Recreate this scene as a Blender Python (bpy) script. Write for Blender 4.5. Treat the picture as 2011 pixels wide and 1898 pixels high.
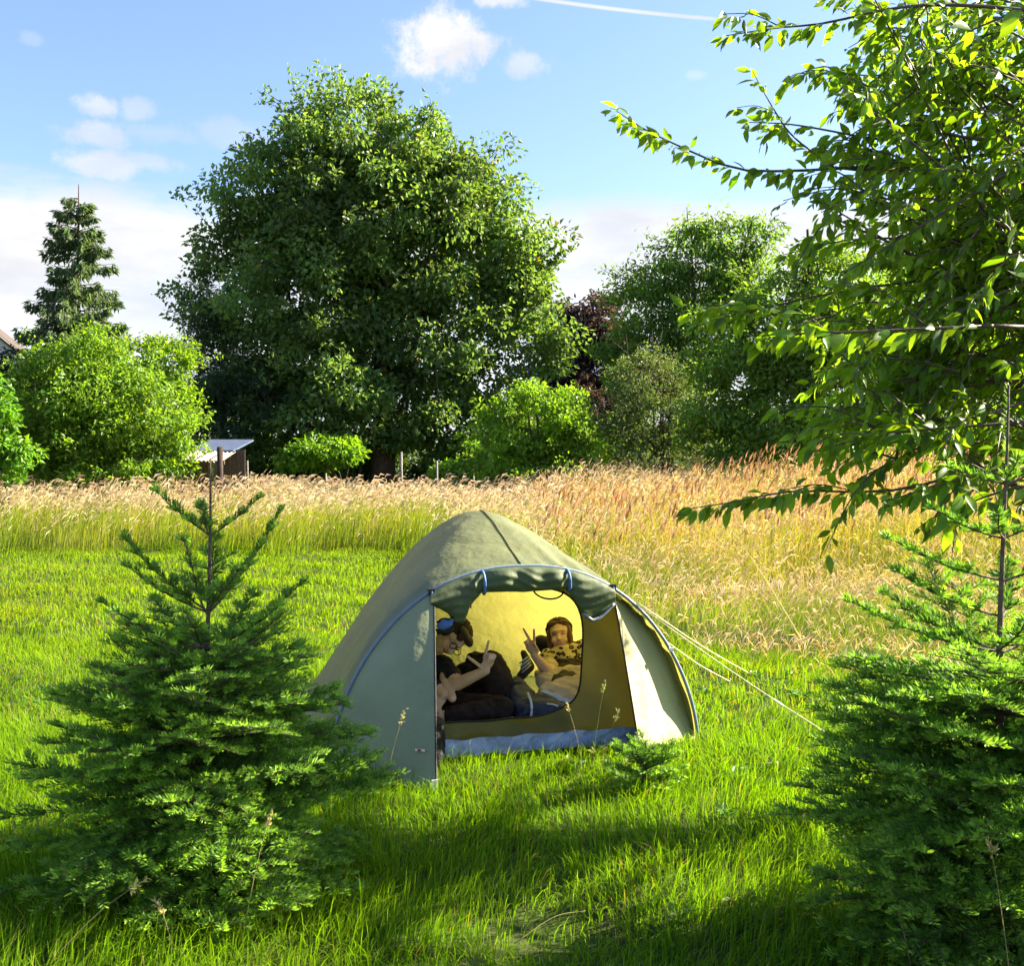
import bpy, bmesh, math, random
import numpy as np
from mathutils import Vector, Matrix, noise as mnoise

for o in list(bpy.data.objects):
    bpy.data.objects.remove(o)
SC = bpy.context.scene
COL = SC.collection
PI = math.pi
FPX, CX, CY, CAMZ = 2100.0, 1005.5, 945.0, 1.6      # focal length and horizon, in photo pixels

# ------------------------------------------------------------------ camera
cam = bpy.data.cameras.new('camera')
cam.sensor_fit = 'HORIZONTAL'; cam.sensor_width = 36.0
cam.lens = 36.0 * FPX / 2011.0
cam.shift_y = -(949 - CY) / 2011.0
cam.clip_start = 0.05; cam.clip_end = 6000
camo = bpy.data.objects.new('camera', cam); COL.objects.link(camo)
camo.location = (0, 0, CAMZ); camo.rotation_euler = (PI / 2, 0, 0)
SC.camera = camo

# ------------------------------------------------------------------ light
SUN_AZ, SUN_EL = math.radians(74), math.radians(31)
SUN_DIR = Vector((math.sin(SUN_AZ) * math.cos(SUN_EL), math.cos(SUN_AZ) * math.cos(SUN_EL), math.sin(SUN_EL)))
sun = bpy.data.lights.new('sun', 'SUN'); sun.energy = 4.4; sun.angle = math.radians(0.55); sun.color = (1.0, 0.88, 0.68)
suno = bpy.data.objects.new('sun', sun); COL.objects.link(suno)
suno.rotation_euler = SUN_DIR.to_track_quat('Z', 'Y').to_euler()
suno.location = (20, 15, 20)

SC.view_settings.view_transform = 'Standard'; SC.view_settings.look = 'None'
SC.view_settings.gamma = 1.0; SC.view_settings.exposure = 2.55
SC.view_settings.use_curve_mapping = False
SC.cycles.max_bounces = 5; SC.cycles.diffuse_bounces = 4; SC.cycles.transmission_bounces = 4
SC.cycles.glossy_bounces = 2; SC.cycles.transparent_max_bounces = 6
SC.cycles.use_adaptive_sampling = True; SC.cycles.adaptive_threshold = 0.03
SC.cycles.use_denoising = True
SC.cycles.sample_clamp_indirect = 6.0
SC.cycles.caustics_reflective = False; SC.cycles.caustics_refractive = False

def build_world():
    w = bpy.data.worlds.new('World'); SC.world = w; w.use_nodes = True
    nt = w.node_tree; N = nt.nodes; L = nt.links
    for n in list(N): N.remove(n)
    out = N.new('ShaderNodeOutputWorld'); bg = N.new('ShaderNodeBackground'); bg.inputs[1].default_value = 0.053
    L.new(bg.outputs[0], out.inputs[0])
    sky = N.new('ShaderNodeTexSky'); sky.sky_type = 'NISHITA'; sky.sun_disc = False
    sky.sun_elevation = SUN_EL; sky.sun_rotation = SUN_AZ
    sky.air_density = 1.1; sky.dust_density = 0.9; sky.ozone_density = 3.0; sky.altitude = 50
    tc = N.new('ShaderNodeTexCoord'); sep = N.new('ShaderNodeSeparateXYZ'); L.new(tc.outputs['Generated'], sep.inputs[0])
    def m(op, a, b=None, c=None):
        n = N.new('ShaderNodeMath'); n.operation = op
        for i, x in enumerate((a, b, c)):
            if x is None: continue
            if isinstance(x, (int, float)): n.inputs[i].default_value = x
            else: L.new(x, n.inputs[i])
        return n.outputs[0]
    az = m('ARCTAN2', sep.outputs[0], sep.outputs[1]); el = m('ARCSINE', sep.outputs[2])
    comb = N.new('ShaderNodeCombineXYZ'); L.new(az, comb.inputs[0]); L.new(el, comb.inputs[1])
    def noise(scale, detail, rough, sx=1.0, sy=1.0, off=0.0):
        mp = N.new('ShaderNodeMapping'); mp.inputs['Scale'].default_value = (sx, sy, 1); mp.inputs['Location'].default_value = (off, off * .7, off)
        L.new(comb.outputs[0], mp.inputs[0])
        n = N.new('ShaderNodeTexNoise'); n.inputs['Scale'].default_value = scale; n.inputs['Detail'].default_value = detail
        n.inputs['Roughness'].default_value = rough; L.new(mp.outputs[0], n.inputs['Vector']); return n.outputs[0]
    n1 = noise(24, 9, .68); n2 = noise(9, 6, .6, .55, 1.6, 3.1); n3 = noise(3.2, 3, .5, .6, 1.5, 7.7)
    def smooth(x, a, b):
        n = N.new('ShaderNodeMapRange'); n.interpolation_type = 'SMOOTHSTEP'; n.clamp = True
        n.inputs[1].default_value = a; n.inputs[2].default_value = b; L.new(x, n.inputs[0]); return n.outputs[0]
    clouds = []
    # small separate clouds: photo x, y, half width, half height, opacity
    for (px, py, hx, hy, op) in ((868, 88, 105, 62, 1), (1025, 130, 62, 26, .6), (195, 208, 42, 20, .65), (272, 216, 42, 22, .45),
                                 (188, 262, 70, 24, .6), (310, 262, 95, 20, .25), (200, 322, 78, 26, .7), (292, 318, 66, 18, .5),
                                 (60, 76, 22, 14, .25), (975, -2, 62, 18, .8), (1368, 148, 26, 14, .3), (470, 262, 90, 30, .3)):
        a0 = math.atan((px - CX) / FPX); e0 = math.atan((CY - py) / FPX * math.cos(a0))
        mp = N.new('ShaderNodeVectorMath'); mp.operation = 'SUBTRACT'; L.new(comb.outputs[0], mp.inputs[0]); mp.inputs[1].default_value = (a0, e0, 0)
        sc = N.new('ShaderNodeVectorMath'); sc.operation = 'MULTIPLY'; L.new(mp.outputs[0], sc.inputs[0]); sc.inputs[1].default_value = (FPX / hx * .9, FPX / hy * .9, 0)
        ln = N.new('ShaderNodeVectorMath'); ln.operation = 'LENGTH'; L.new(sc.outputs[0], ln.inputs[0])
        d = m('ADD', m('SUBTRACT', 1.0, ln.outputs['Value']), m('MULTIPLY', m('SUBTRACT', n1, .5), 2.6))
        clouds.append(m('MULTIPLY', smooth(d, -.05, .7), op))
    tot = clouds[0]
    for c in clouds[1:]: tot = m('MAXIMUM', tot, c)
    # long bank low over the horizon, all the way round
    e2 = m('ADD', el, m('MULTIPLY', m('SUBTRACT', n2, .5), .10))
    bank = m('MULTIPLY', smooth(e2, .262, .232), m('ADD', .74, m('MULTIPLY', smooth(n3, .3, .7), .26)))
    tot = m('MAXIMUM', tot, bank)
    # vapour trail
    a1, e1 = math.atan((1120 - CX) / FPX), math.atan((CY + 2) / FPX * .99)
    a2, e2_ = math.atan((1440 - CX) / FPX), math.atan((CY - 40) / FPX * .98)
    dx, dy = a2 - a1, e2_ - e1; ln_ = math.hypot(dx, dy); nx, ny = -dy / ln_, dx / ln_
    dist = m('ABSOLUTE', m('ADD', m('ADD', m('MULTIPLY', az, nx), m('MULTIPLY', el, ny)), -(a1 * nx + e1 * ny)))
    trail = m('MULTIPLY', m('MULTIPLY', smooth(dist, .0024, .0004), .75), m('MULTIPLY', smooth(az, a2 + .01, a2 - .03), smooth(az, -.6, .0)))
    tot = m('MAXIMUM', tot, trail)
    mix = N.new('ShaderNodeMix'); mix.data_type = 'RGBA'; L.new(tot, mix.inputs['Factor'])
    tint = N.new('ShaderNodeMix'); tint.data_type = 'RGBA'; tint.blend_type = 'MULTIPLY'; tint.inputs['Factor'].default_value = 1
    L.new(sky.outputs[0], tint.inputs['A']); tint.inputs['B'].default_value = (.95, .92, 1.06, 1)
    cc = N.new('ShaderNodeMix'); cc.data_type = 'RGBA'; L.new(smooth(n2, .35, .62), cc.inputs['Factor']); cc.inputs['A'].default_value = (2.75, 2.82, 3.0, 1); cc.inputs['B'].default_value = (3.5, 3.45, 3.45, 1)
    L.new(tint.outputs['Result'], mix.inputs['A']); L.new(cc.outputs['Result'], mix.inputs['B'])
    L.new(mix.outputs['Result'], bg.inputs[0])
build_world()

# ------------------------------------------------------------------ helpers
RNG = np.random.default_rng(11)
random.seed(5)
def P(px, py, d):
    """point at photo pixel px,py, d metres in front of the camera"""
    return np.array([(px - CX) / FPX * d, d, CAMZ - (py - CY) / FPX * d])
def sstep(a, b, x):
    t = np.clip((x - a) / (b - a), 0, 1); return t * t * (3 - 2 * t)
def terrain(x, y):
    x = np.asarray(x, float); y = np.asarray(y, float)
    near = 0.018 * np.sin(x * 2.1 + 1.3 * np.sin(y * 1.3)) + 0.016 * np.sin(y * 2.7 + x * 1.1) + .012 * np.sin(x * 5.3 + y * 4.1)
    tx, ty = x - .1, y - 6.6
    flat = np.clip((np.sqrt(tx * tx + ty * ty) - 1.3) / 1.2, 0, 1)
    return near * flat + 0.75 * sstep(14, 36, y) + 0.35 * sstep(2, 12, x) * sstep(9, 24, y)
def tag(o, label=None, cat=None, group=None, kind=None):
    for k, v in (('label', label), ('category', cat), ('group', group), ('kind', kind)):
        if v: o[k] = v
    return o
def empty(name, loc=(0, 0, 0), rz=0.0):
    o = bpy.data.objects.new(name, None); COL.objects.link(o); o.location = loc; o.rotation_euler = (0, 0, rz)
    o.empty_display_size = .1
    return o
def link(name, me, parent=None, mat=None):
    o = bpy.data.objects.new(name, me); COL.objects.link(o)
    if parent is not None: o.parent = parent
    if mat is not None and not me.materials: me.materials.append(mat)
    return o
def np_mesh(name, V, F, col=None, smooth=False, mat=None):
    """V (n,3); F list of int arrays each (m,k); col (n,3) own colour of each point"""
    me = bpy.data.meshes.new(name)
    if not isinstance(F, (list, tuple)): F = [F]
    F = [np.asarray(f, dtype=np.int32) for f in F if len(f)]
    loops = np.concatenate([f.ravel() for f in F])
    tot = np.concatenate([np.full(len(f), f.shape[1], np.int32) for f in F])
    start = np.concatenate([[0], np.cumsum(tot)[:-1]]).astype(np.int32)
    me.vertices.add(len(V)); me.vertices.foreach_set('co', np.asarray(V, np.float32).ravel())
    me.loops.add(len(loops)); me.loops.foreach_set('vertex_index', loops)
    me.polygons.add(len(tot)); me.polygons.foreach_set('loop_start', start); me.polygons.foreach_set('loop_total', tot)
    me.polygons.foreach_set('use_smooth', np.full(len(tot), smooth, bool))
    if col is not None:
        a = me.attributes.new('col', 'FLOAT_COLOR', 'POINT')
        c = np.ones((len(V), 4), np.float32); c[:, :3] = col; a.data.foreach_set('color', c.ravel())
    me.update(calc_edges=True)
    if mat is not None: me.materials.append(mat)
    return me
class MB:
    """collects pieces (verts, faces, colour) into one mesh"""
    def __init__(s): s.V = []; s.F = {}; s.C = []; s.n = 0
    def add(s, V, F, col=None):
        V = np.asarray(V, float); F = F if isinstance(F, (list, tuple)) and len(F) and isinstance(F[0], np.ndarray) and F[0].ndim == 2 else [np.asarray(F)]
        for f in F:
            s.F.setdefault(f.shape[1], []).append(f + s.n)
        s.V.append(V); s.n += len(V)
        c = np.ones((len(V), 3)) * (np.asarray(col) if col is not None else 1.0); s.C.append(c)
    def mesh(s, name, mat, smooth=False):
        return np_mesh(name, np.concatenate(s.V), [np.concatenate(v) for v in s.F.values()], np.concatenate(s.C), smooth, mat)
def norm(a):
    a = np.asarray(a, float); return a / np.maximum(np.linalg.norm(a, axis=-1, keepdims=True), 1e-9)
def tube(pts, rad, sides=6, cap=True):
    pts = np.asarray(pts, float); n = len(pts); rad = np.broadcast_to(np.asarray(rad, float), (n,))
    t = norm(np.gradient(pts, axis=0))
    ref = np.array([0.13, 0.21, 0.97]) if abs(t[:, 2]).mean() < .8 else np.array([.97, .2, .1])
    a = norm(np.cross(t, ref)); b = np.cross(t, a)
    ang = np.linspace(0, 2 * PI, sides, endpoint=False)
    V = pts[:, None] + rad[:, None, None] * (np.cos(ang)[None, :, None] * a[:, None] + np.sin(ang)[None, :, None] * b[:, None])
    i = np.arange(n - 1)[:, None] * sides; j = np.arange(sides)[None]; k = (j + 1) % sides
    F = np.stack([i + j, i + k, i + sides + k, i + sides + j], -1).reshape(-1, 4)
    V = V.reshape(-1, 3); Fs = [F]
    if cap:
        V = np.concatenate([V, pts[:1], pts[-1:]]); c0, c1 = n * sides, n * sides + 1
        jj = np.arange(sides); kk = (jj + 1) % sides
        Fs.append(np.concatenate([np.stack([np.full(sides, c0), kk, jj], -1), np.stack([np.full(sides, c1), (n - 1) * sides + jj, (n - 1) * sides + kk], -1)]))
    return V, Fs
def bez(pts, n):
    """smooth curve through control points (Catmull-Rom)"""
    p = np.asarray(pts, float); p = np.concatenate([2 * p[:1] - p[1:2], p, 2 * p[-1:] - p[-2:-1]])
    m = len(p) - 3; u = np.linspace(0, m - 1e-6, n); i = u.astype(int); t = (u - i)[:, None]
    a, b, c, d = p[i], p[i + 1], p[i + 2], p[i + 3]
    return .5 * ((2 * b) + (c - a) * t + (2 * a - 5 * b + 4 * c - d) * t * t + (3 * b - a - 3 * c + d) * t ** 3)
def box(c, s, rot=None):
    c = np.asarray(c, float); s = np.asarray(s, float) / 2
    V = np.array([[x, y, z] for x in (-1, 1) for y in (-1, 1) for z in (-1, 1)]) * s
    if rot is not None: V = V @ np.asarray(rot).T
    F = np.array([[0, 1, 3, 2], [4, 6, 7, 5], [0, 4, 5, 1], [2, 3, 7, 6], [0, 2, 6, 4], [1, 5, 7, 3]])
    return V + c, [F]
def rotz(a):
    c, s = math.cos(a), math.sin(a); return np.array([[c, -s, 0], [s, c, 0], [0, 0, 1]])

# ------------------------------------------------------------------ materials
def new_mat(name):
    m = bpy.data.materials.new(name); m.use_nodes = True
    nt = m.node_tree
    for n in list(nt.nodes): nt.nodes.remove(n)
    return m, nt, nt.nodes, nt.links
def foliage_mat(name, trans=.5, tcol=(1.5, 1.45, .7), rough=.5, spec=.3, var=.0):
    m, nt, N, L = new_mat(name)
    out = N.new('ShaderNodeOutputMaterial'); at = N.new('ShaderNodeAttribute'); at.attribute_name = 'col'
    pb = N.new('ShaderNodeBsdfPrincipled'); pb.inputs['Roughness'].default_value = rough; pb.inputs['Specular IOR Level'].default_value = spec
    L.new(at.outputs['Color'], pb.inputs['Base Color'])
    tr = N.new('ShaderNodeBsdfTranslucent'); mu = N.new('ShaderNodeMix'); mu.data_type = 'RGBA'; mu.blend_type = 'MULTIPLY'
    mu.inputs['Factor'].default_value = 1; L.new(at.outputs['Color'], mu.inputs['A']); mu.inputs['B'].default_value = (*tcol, 1)
    L.new(mu.outputs['Result'], tr.inputs['Color'])
    mx = N.new('ShaderNodeMixShader'); mx.inputs[0].default_value = trans
    L.new(pb.outputs[0], mx.inputs[1]); L.new(tr.outputs[0], mx.inputs[2]); L.new(mx.outputs[0], out.inputs[0])
    return m
def solid_mat(name, col, rough=.7, spec=.3, scale=30, amt=.25, bump=0.0, metallic=0.0, trans=0.0, tcol=None, bscale=None, stretch=(1, 1, 1)):
    """procedural colour with noise variation, optional bump and translucency"""
    m, nt, N, L = new_mat(name)
    out = N.new('ShaderNodeOutputMaterial'); pb = N.new('ShaderNodeBsdfPrincipled')
    pb.inputs['Roughness'].default_value = rough; pb.inputs['Specular IOR Level'].default_value = spec; pb.inputs['Metallic'].default_value = metallic
    tc = N.new('ShaderNodeTexCoord'); mp = N.new('ShaderNodeMapping'); mp.inputs['Scale'].default_value = stretch
    L.new(tc.outputs['Object'], mp.inputs[0])
    nz = N.new('ShaderNodeTexNoise'); nz.inputs['Scale'].default_value = scale; nz.inputs['Detail'].default_value = 5; L.new(mp.outputs[0], nz.inputs['Vector'])
    rp = N.new('ShaderNodeValToRGB'); rp.color_ramp.elements[0].position = .3; rp.color_ramp.elements[1].position = .72
    c = np.array(col); rp.color_ramp.elements[0].color = (*(c * (1 - amt)), 1); rp.color_ramp.elements[1].color = (*np.minimum(c * (1 + amt), 1), 1)
    L.new(nz.outputs[0], rp.inputs[0]); L.new(rp.outputs[0], pb.inputs['Base Color'])
    sh = pb.outputs[0]
    if bump:
        b = N.new('ShaderNodeBump'); b.inputs['Strength'].default_value = bump; b.inputs['Distance'].default_value = .02
        n2 = N.new('ShaderNodeTexNoise'); n2.inputs['Scale'].default_value = bscale or scale; n2.inputs['Detail'].default_value = 4
        L.new(mp.outputs[0], n2.inputs['Vector']); L.new(n2.outputs[0], b.inputs['Height']); L.new(b.outputs[0], pb.inputs['Normal'])
    if trans:
        tr = N.new('ShaderNodeBsdfTranslucent'); tr.inputs['Color'].default_value = (*(tcol or col), 1)
        if tcol is not None:
            mu = N.new('ShaderNodeMix'); mu.data_type = 'RGBA'; mu.blend_type = 'MULTIPLY'; mu.inputs['Factor'].default_value = .6
            n3 = N.new('ShaderNodeTexNoise'); n3.inputs['Scale'].default_value = 5; n3.inputs['Detail'].default_value = 4; L.new(mp.outputs[0], n3.inputs['Vector'])
            mu.inputs['A'].default_value = (*tcol, 1); r2 = N.new('ShaderNodeValToRGB')
            r2.color_ramp.elements[0].position = .3; r2.color_ramp.elements[0].color = (.75, .75, .75, 1); r2.color_ramp.elements[1].position = .6
            L.new(n3.outputs[0], r2.inputs[0]); L.new(r2.outputs[0], mu.inputs['B']); L.new(mu.outputs['Result'], tr.inputs['Color'])
        if bump: L.new(b.outputs[0], tr.inputs['Normal'])
        mx = N.new('ShaderNodeMixShader'); mx.inputs[0].default_value = trans; L.new(sh, mx.inputs[1]); L.new(tr.outputs[0], mx.inputs[2]); sh = mx.outputs[0]
    L.new(sh, out.inputs[0])
    return m
M_LEAF = foliage_mat('leaf', .5, (1.9, 1.75, .5), .45, .4)
M_CHERRY = foliage_mat('cherry_leaf', .6, (2.4, 2.1, .35), .38, .45)
M_GRASS = foliage_mat('grass', .5, (1.55, 1.55, .2), .65, .06)
M_DRY = foliage_mat('dry_grass', .45, (1.3, 1.2, .9), .6, .3)
M_NEEDLE = foliage_mat('needle', .42, (1.6, 1.6, .6), .5, .28)
M_WEED = foliage_mat('weed_leaf', .4, (1.5, 1.5, .5), .5, .3)
M_BARK = solid_mat('bark', (.075, .055, .042), .9, .2, 9, .45, .7, stretch=(3, 3, .6))
M_TWIG = solid_mat('twig_bark', (.11, .085, .06), .85, .2, 40, .4, .4)
M_CHERRYBARK = solid_mat('cherry_bark', (.09, .06, .05), .6, .4, 18, .5, .4, stretch=(1, 1, 4))

# ------------------------------------------------------------------ ground
def ground():
    ys = np.concatenate([np.linspace(-14, 1.5, 12), np.arange(2, 12, .12), np.arange(12, 45, .6), np.geomspace(45, 2500, 26)])
    xs0 = np.concatenate([np.arange(0, 7, .14), np.arange(7, 24, .8), np.geomspace(24, 2500, 22)])
    xs = np.concatenate([-xs0[:0:-1], xs0])
    X, Y = np.meshgrid(xs, ys); Z = terrain(X, Y)
    bare = np.exp(-(((X - .14) / .30) ** 2 + ((Y - 3.85) / .16) ** 2)); Z = Z - .035 * bare
    V = np.stack([X, Y, Z], -1).reshape(-1, 3); nx = len(xs)
    i = np.arange(len(ys) - 1)[:, None] * nx + np.arange(nx - 1)[None]
    F = np.stack([i, i + 1, i + nx + 1, i + nx], -1).reshape(-1, 4)
    m, nt, N, L = new_mat('meadow_soil')
    out = N.new('ShaderNodeOutputMaterial'); pb = N.new('ShaderNodeBsdfPrincipled'); pb.inputs['Roughness'].default_value = .95; pb.inputs['Specular IOR Level'].default_value = .1
    tc = N.new('ShaderNodeTexCoord'); n1 = N.new('ShaderNodeTexNoise'); n1.inputs['Scale'].default_value = 3.5; n1.inputs['Detail'].default_value = 8
    L.new(tc.outputs['Object'], n1.inputs['Vector']); rp = N.new('ShaderNodeValToRGB'); e = rp.color_ramp.elements
    e[0].position = .32; e[0].color = (.035, .04, .012, 1); e[1].position = .68; e[1].color = (.06, .095, .014, 1)
    L.new(n1.outputs[0], rp.inputs[0]); L.new(rp.outputs[0], pb.inputs['Base Color'])
    b = N.new('ShaderNodeBump'); b.inputs['Strength'].default_value = .6; b.inputs['Distance'].default_value = .04
    n2 = N.new('ShaderNodeTexNoise'); n2.inputs['Scale'].default_value = 30; n2.inputs['Detail'].default_value = 6; L.new(tc.outputs['Object'], n2.inputs['Vector'])
    L.new(n2.outputs[0], b.inputs['Height']); L.new(b.outputs[0], pb.inputs['Normal']); L.new(pb.outputs[0], out.inputs[0])
    o = link('ground', np_mesh('ground', V, F, None, True, m)); tag(o, 'grassy meadow ground under the tent and the trees', None, None, 'structure')
ground()

# tent frame: hoop centre and turn
TENT_A = math.radians(17.0); TENT_C = np.array([0.062, 6.258])
def tent_uv(x, y):
    dx, dy = x - TENT_C[0], y - TENT_C[1]; c, s = math.cos(TENT_A), math.sin(TENT_A)
    return dx * c + dy * s, -dx * s + dy * c
def tent_w(u, v, z):
    c, s = math.cos(TENT_A), math.sin(TENT_A)
    return np.array([TENT_C[0] + u * c - v * s, TENT_C[1] + u * s + v * c, z])

# edge of the tall, unmown grass
BX = np.array([-40, -12, -5, -2.2, -.8, .5, 1.2, 1.6, 2.1, 2.7, 4, 8, 30]); BY = np.array([20, 20.5, 21, 20.4, 17.5, 13.2, 11, 9.9, 9.3, 8.3, 7.2, 6.0, 5.5])
def tall_edge(x): return np.interp(x, BX, BY)

def vnoise(x, y, s, seed=0.0):
    """smooth value noise, vectorised"""
    x = x / s + seed * 17.3; y = y / s + seed * 9.1
    xi, yi = np.floor(x).astype(int), np.floor(y).astype(int); fx, fy = x - xi, y - yi
    fx = fx * fx * (3 - 2 * fx); fy = fy * fy * (3 - 2 * fy)
    def h(a, b): 
        v = np.sin(a * 127.1 + b * 311.7) * 43758.5453; return v - np.floor(v)
    return (h(xi, yi) * (1 - fx) + h(xi + 1, yi) * fx) * (1 - fy) + (h(xi, yi + 1) * (1 - fx) + h(xi + 1, yi + 1) * fx) * fy

def blades(B, h, w, ang, lean, seg, c0, c1, face=None):
    """B (n,3) roots; ribbons of seg segments that bend over; c0/c1 root and tip colours (n,3)"""
    n = len(B); d = np.stack([np.cos(ang), np.sin(ang), np.zeros(n)], -1)
    fa = RNG.uniform(0, PI, n) if face is None else face
    side = np.stack([np.cos(fa), np.sin(fa), np.zeros(n)], -1)
    Vs, Cs = [], []
    for k in range(seg + 1):
        t = k / seg
        c = B + d * (lean * h * t ** 2)[:, None]; c[:, 2] += h * t * (1 - .35 * np.minimum(lean, 1.2) * t)
        col = c0 + (c1 - c0) * t
        if k < seg:
            ww = (w * (1 - .75 * t ** 1.5) * .5)[:, None] * side
            Vs += [c - ww, c + ww]; Cs += [col, col]
        else:
            Vs.append(c); Cs.append(col)
    m = 2 * seg + 1
    V = np.stack(Vs, 1).reshape(-1, 3); C = np.stack(Cs, 1).reshape(-1, 3)
    base = np.arange(n)[:, None] * m
    T = []
    for k in range(seg - 1):
        a = 2 * k; T += [[a, a + 1, a + 3], [a, a + 3, a + 2]]
    T.append([2 * seg - 2, 2 * seg - 1, 2 * seg])
    F = (base[:, :, None] + np.array(T)[None].reshape(1, -1, 3).reshape(1, -1)[None].reshape(1, len(T) * 3)[:, None, :]).reshape(-1, 3) if False else (base[:, None, :] + np.array(T)[None]).reshape(-1, 3)
    return V, F, C
def scatter(y0, y1, dens, margin=.4):
    """random points on the ground in the wedge the photo sees (and a little more)"""
    a = .53
    area = a * (y1 * y1 - y0 * y0) + margin * 2 * (y1 - y0); n = int(area * dens * 1.02)
    u = RNG.random(n); y = np.sqrt(y0 * y0 + u * (y1 * y1 - y0 * y0)); x = RNG.uniform(-1, 1, n) * (a * y + margin)
    return x, y
def lawn():
    parts = []
    for (y0, y1, dens, seg, hs, ws) in ((1.9, 4.4, 3500, 3, .130, .0042), (4.4, 6.8, 2900, 3, .122, .0050), (6.8, 11, 1200, 2, .105, .0075), (11, 22.5, 350, 2, .105, .0150)):
        x, y = scatter(y0, y1, dens)
        u, v = tent_uv(x, y)
        inside = (np.abs(u) < 1.2) & (v > -.02) & (v < 2.4)
        bare = np.exp(-(((x - .14) / .30) ** 2 + ((y - 3.88) / .20) ** 2)); wide = np.exp(-(((x - .14) / .42) ** 2 + ((y - 3.70) / .38) ** 2))
        keep = (~inside) & (y < tall_edge(x) + 1.4) & (RNG.random(len(x)) > bare * .97)
        x, y, wide = x[keep], y[keep], wide[keep]; n = len(x)
        B = np.stack([x, y, terrain(x, y) - .005], -1)
        cl = vnoise(x, y, .35, 1) * .6 + vnoise(x, y, .12, 2) * .4
        # shorter where the grass was trodden in front of the tent, longer round the firs and the tent edge
        u, v = tent_uv(x, y)
        h = hs * (.45 + .95 * cl) * RNG.uniform(.6, 1.35, n)
        porch = (np.abs(u) < .8) & (v < .0) & (v > -.45); h = np.where(porch, h * .72, h)
        h *= (1 + .5 * (RNG.random(n) < .04)) * (1 - .55 * wide)
        w = ws * RNG.uniform(.7, 1.3, n)
        ang = RNG.uniform(0, 2 * PI, n) * .55 + 2 * PI * vnoise(x, y, .5, 4); lean = RNG.uniform(.1, 1.0, n) ** 1.3 * 1.1
        dry = (RNG.random(n) < .02 + .10 * sstep(.62, .8, vnoise(x, y, 1.6, 6)) * (y > 7))[:, None]
        rust = (sstep(.55, .8, vnoise(x, y * .45, 2.2, 9)) * (y > 8) * .35)[:, None]
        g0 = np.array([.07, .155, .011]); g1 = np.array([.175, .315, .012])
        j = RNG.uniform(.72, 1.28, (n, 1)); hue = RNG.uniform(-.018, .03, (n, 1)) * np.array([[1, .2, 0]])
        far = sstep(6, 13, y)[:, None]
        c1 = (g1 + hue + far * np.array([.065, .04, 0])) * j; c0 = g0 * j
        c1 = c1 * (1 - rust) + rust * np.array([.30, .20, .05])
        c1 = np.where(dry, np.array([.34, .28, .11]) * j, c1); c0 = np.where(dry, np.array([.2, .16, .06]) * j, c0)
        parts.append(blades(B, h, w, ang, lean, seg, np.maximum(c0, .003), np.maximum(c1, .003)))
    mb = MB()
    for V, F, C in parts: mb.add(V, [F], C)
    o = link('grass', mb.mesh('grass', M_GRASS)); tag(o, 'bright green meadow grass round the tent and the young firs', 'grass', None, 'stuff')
lawn()

def weeds():
    n = 420; x, y = scatter(2.4, 11, 12); n = len(x); u, v = tent_uv(x, y)
    k = (vnoise(x, y, 1.2, 51) > .5) & ~((np.abs(u) < 1.25) & (v > -.1) & (v < 2.4)) & (y < tall_edge(x)); x, y = x[k], y[k]; n = len(x); q = 8
    a = RNG.uniform(0, 2 * PI, (n, q)); l = RNG.uniform(.05, .11, (n, 1)) * RNG.uniform(.7, 1.2, (n, q)); up = RNG.uniform(.35, 1.1, (n, q))
    d = np.stack([np.cos(a), np.sin(a), up], -1).reshape(-1, 3); d = norm(d); b = np.repeat(np.stack([x, y, terrain(x, y) + .02], -1), q, 0); l = l.reshape(-1, 1)
    sd = norm(np.cross(d, [0, 0, 1.])) * l * .17; m = b + d * l * .55; t = b + d * l + np.array([0, 0, -.25]) * l
    V = np.stack([b, m - sd, t, m + sd], 1).reshape(-1, 3); c = np.where(RNG.random((n, 1)) < .3, np.array([[.16, .19, .03]]), np.array([[.06, .15, .03]])) * RNG.uniform(.7, 1.3, (n, 1))
    o = link('weeds', np_mesh('weeds', V, np.arange(len(V)).reshape(-1, 4), np.repeat(np.repeat(c, q, 0), 4, 0), False, M_WEED)); tag(o, 'low broad-leaved weeds scattered through the meadow grass', 'weeds', None, 'stuff')
weeds()

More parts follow.
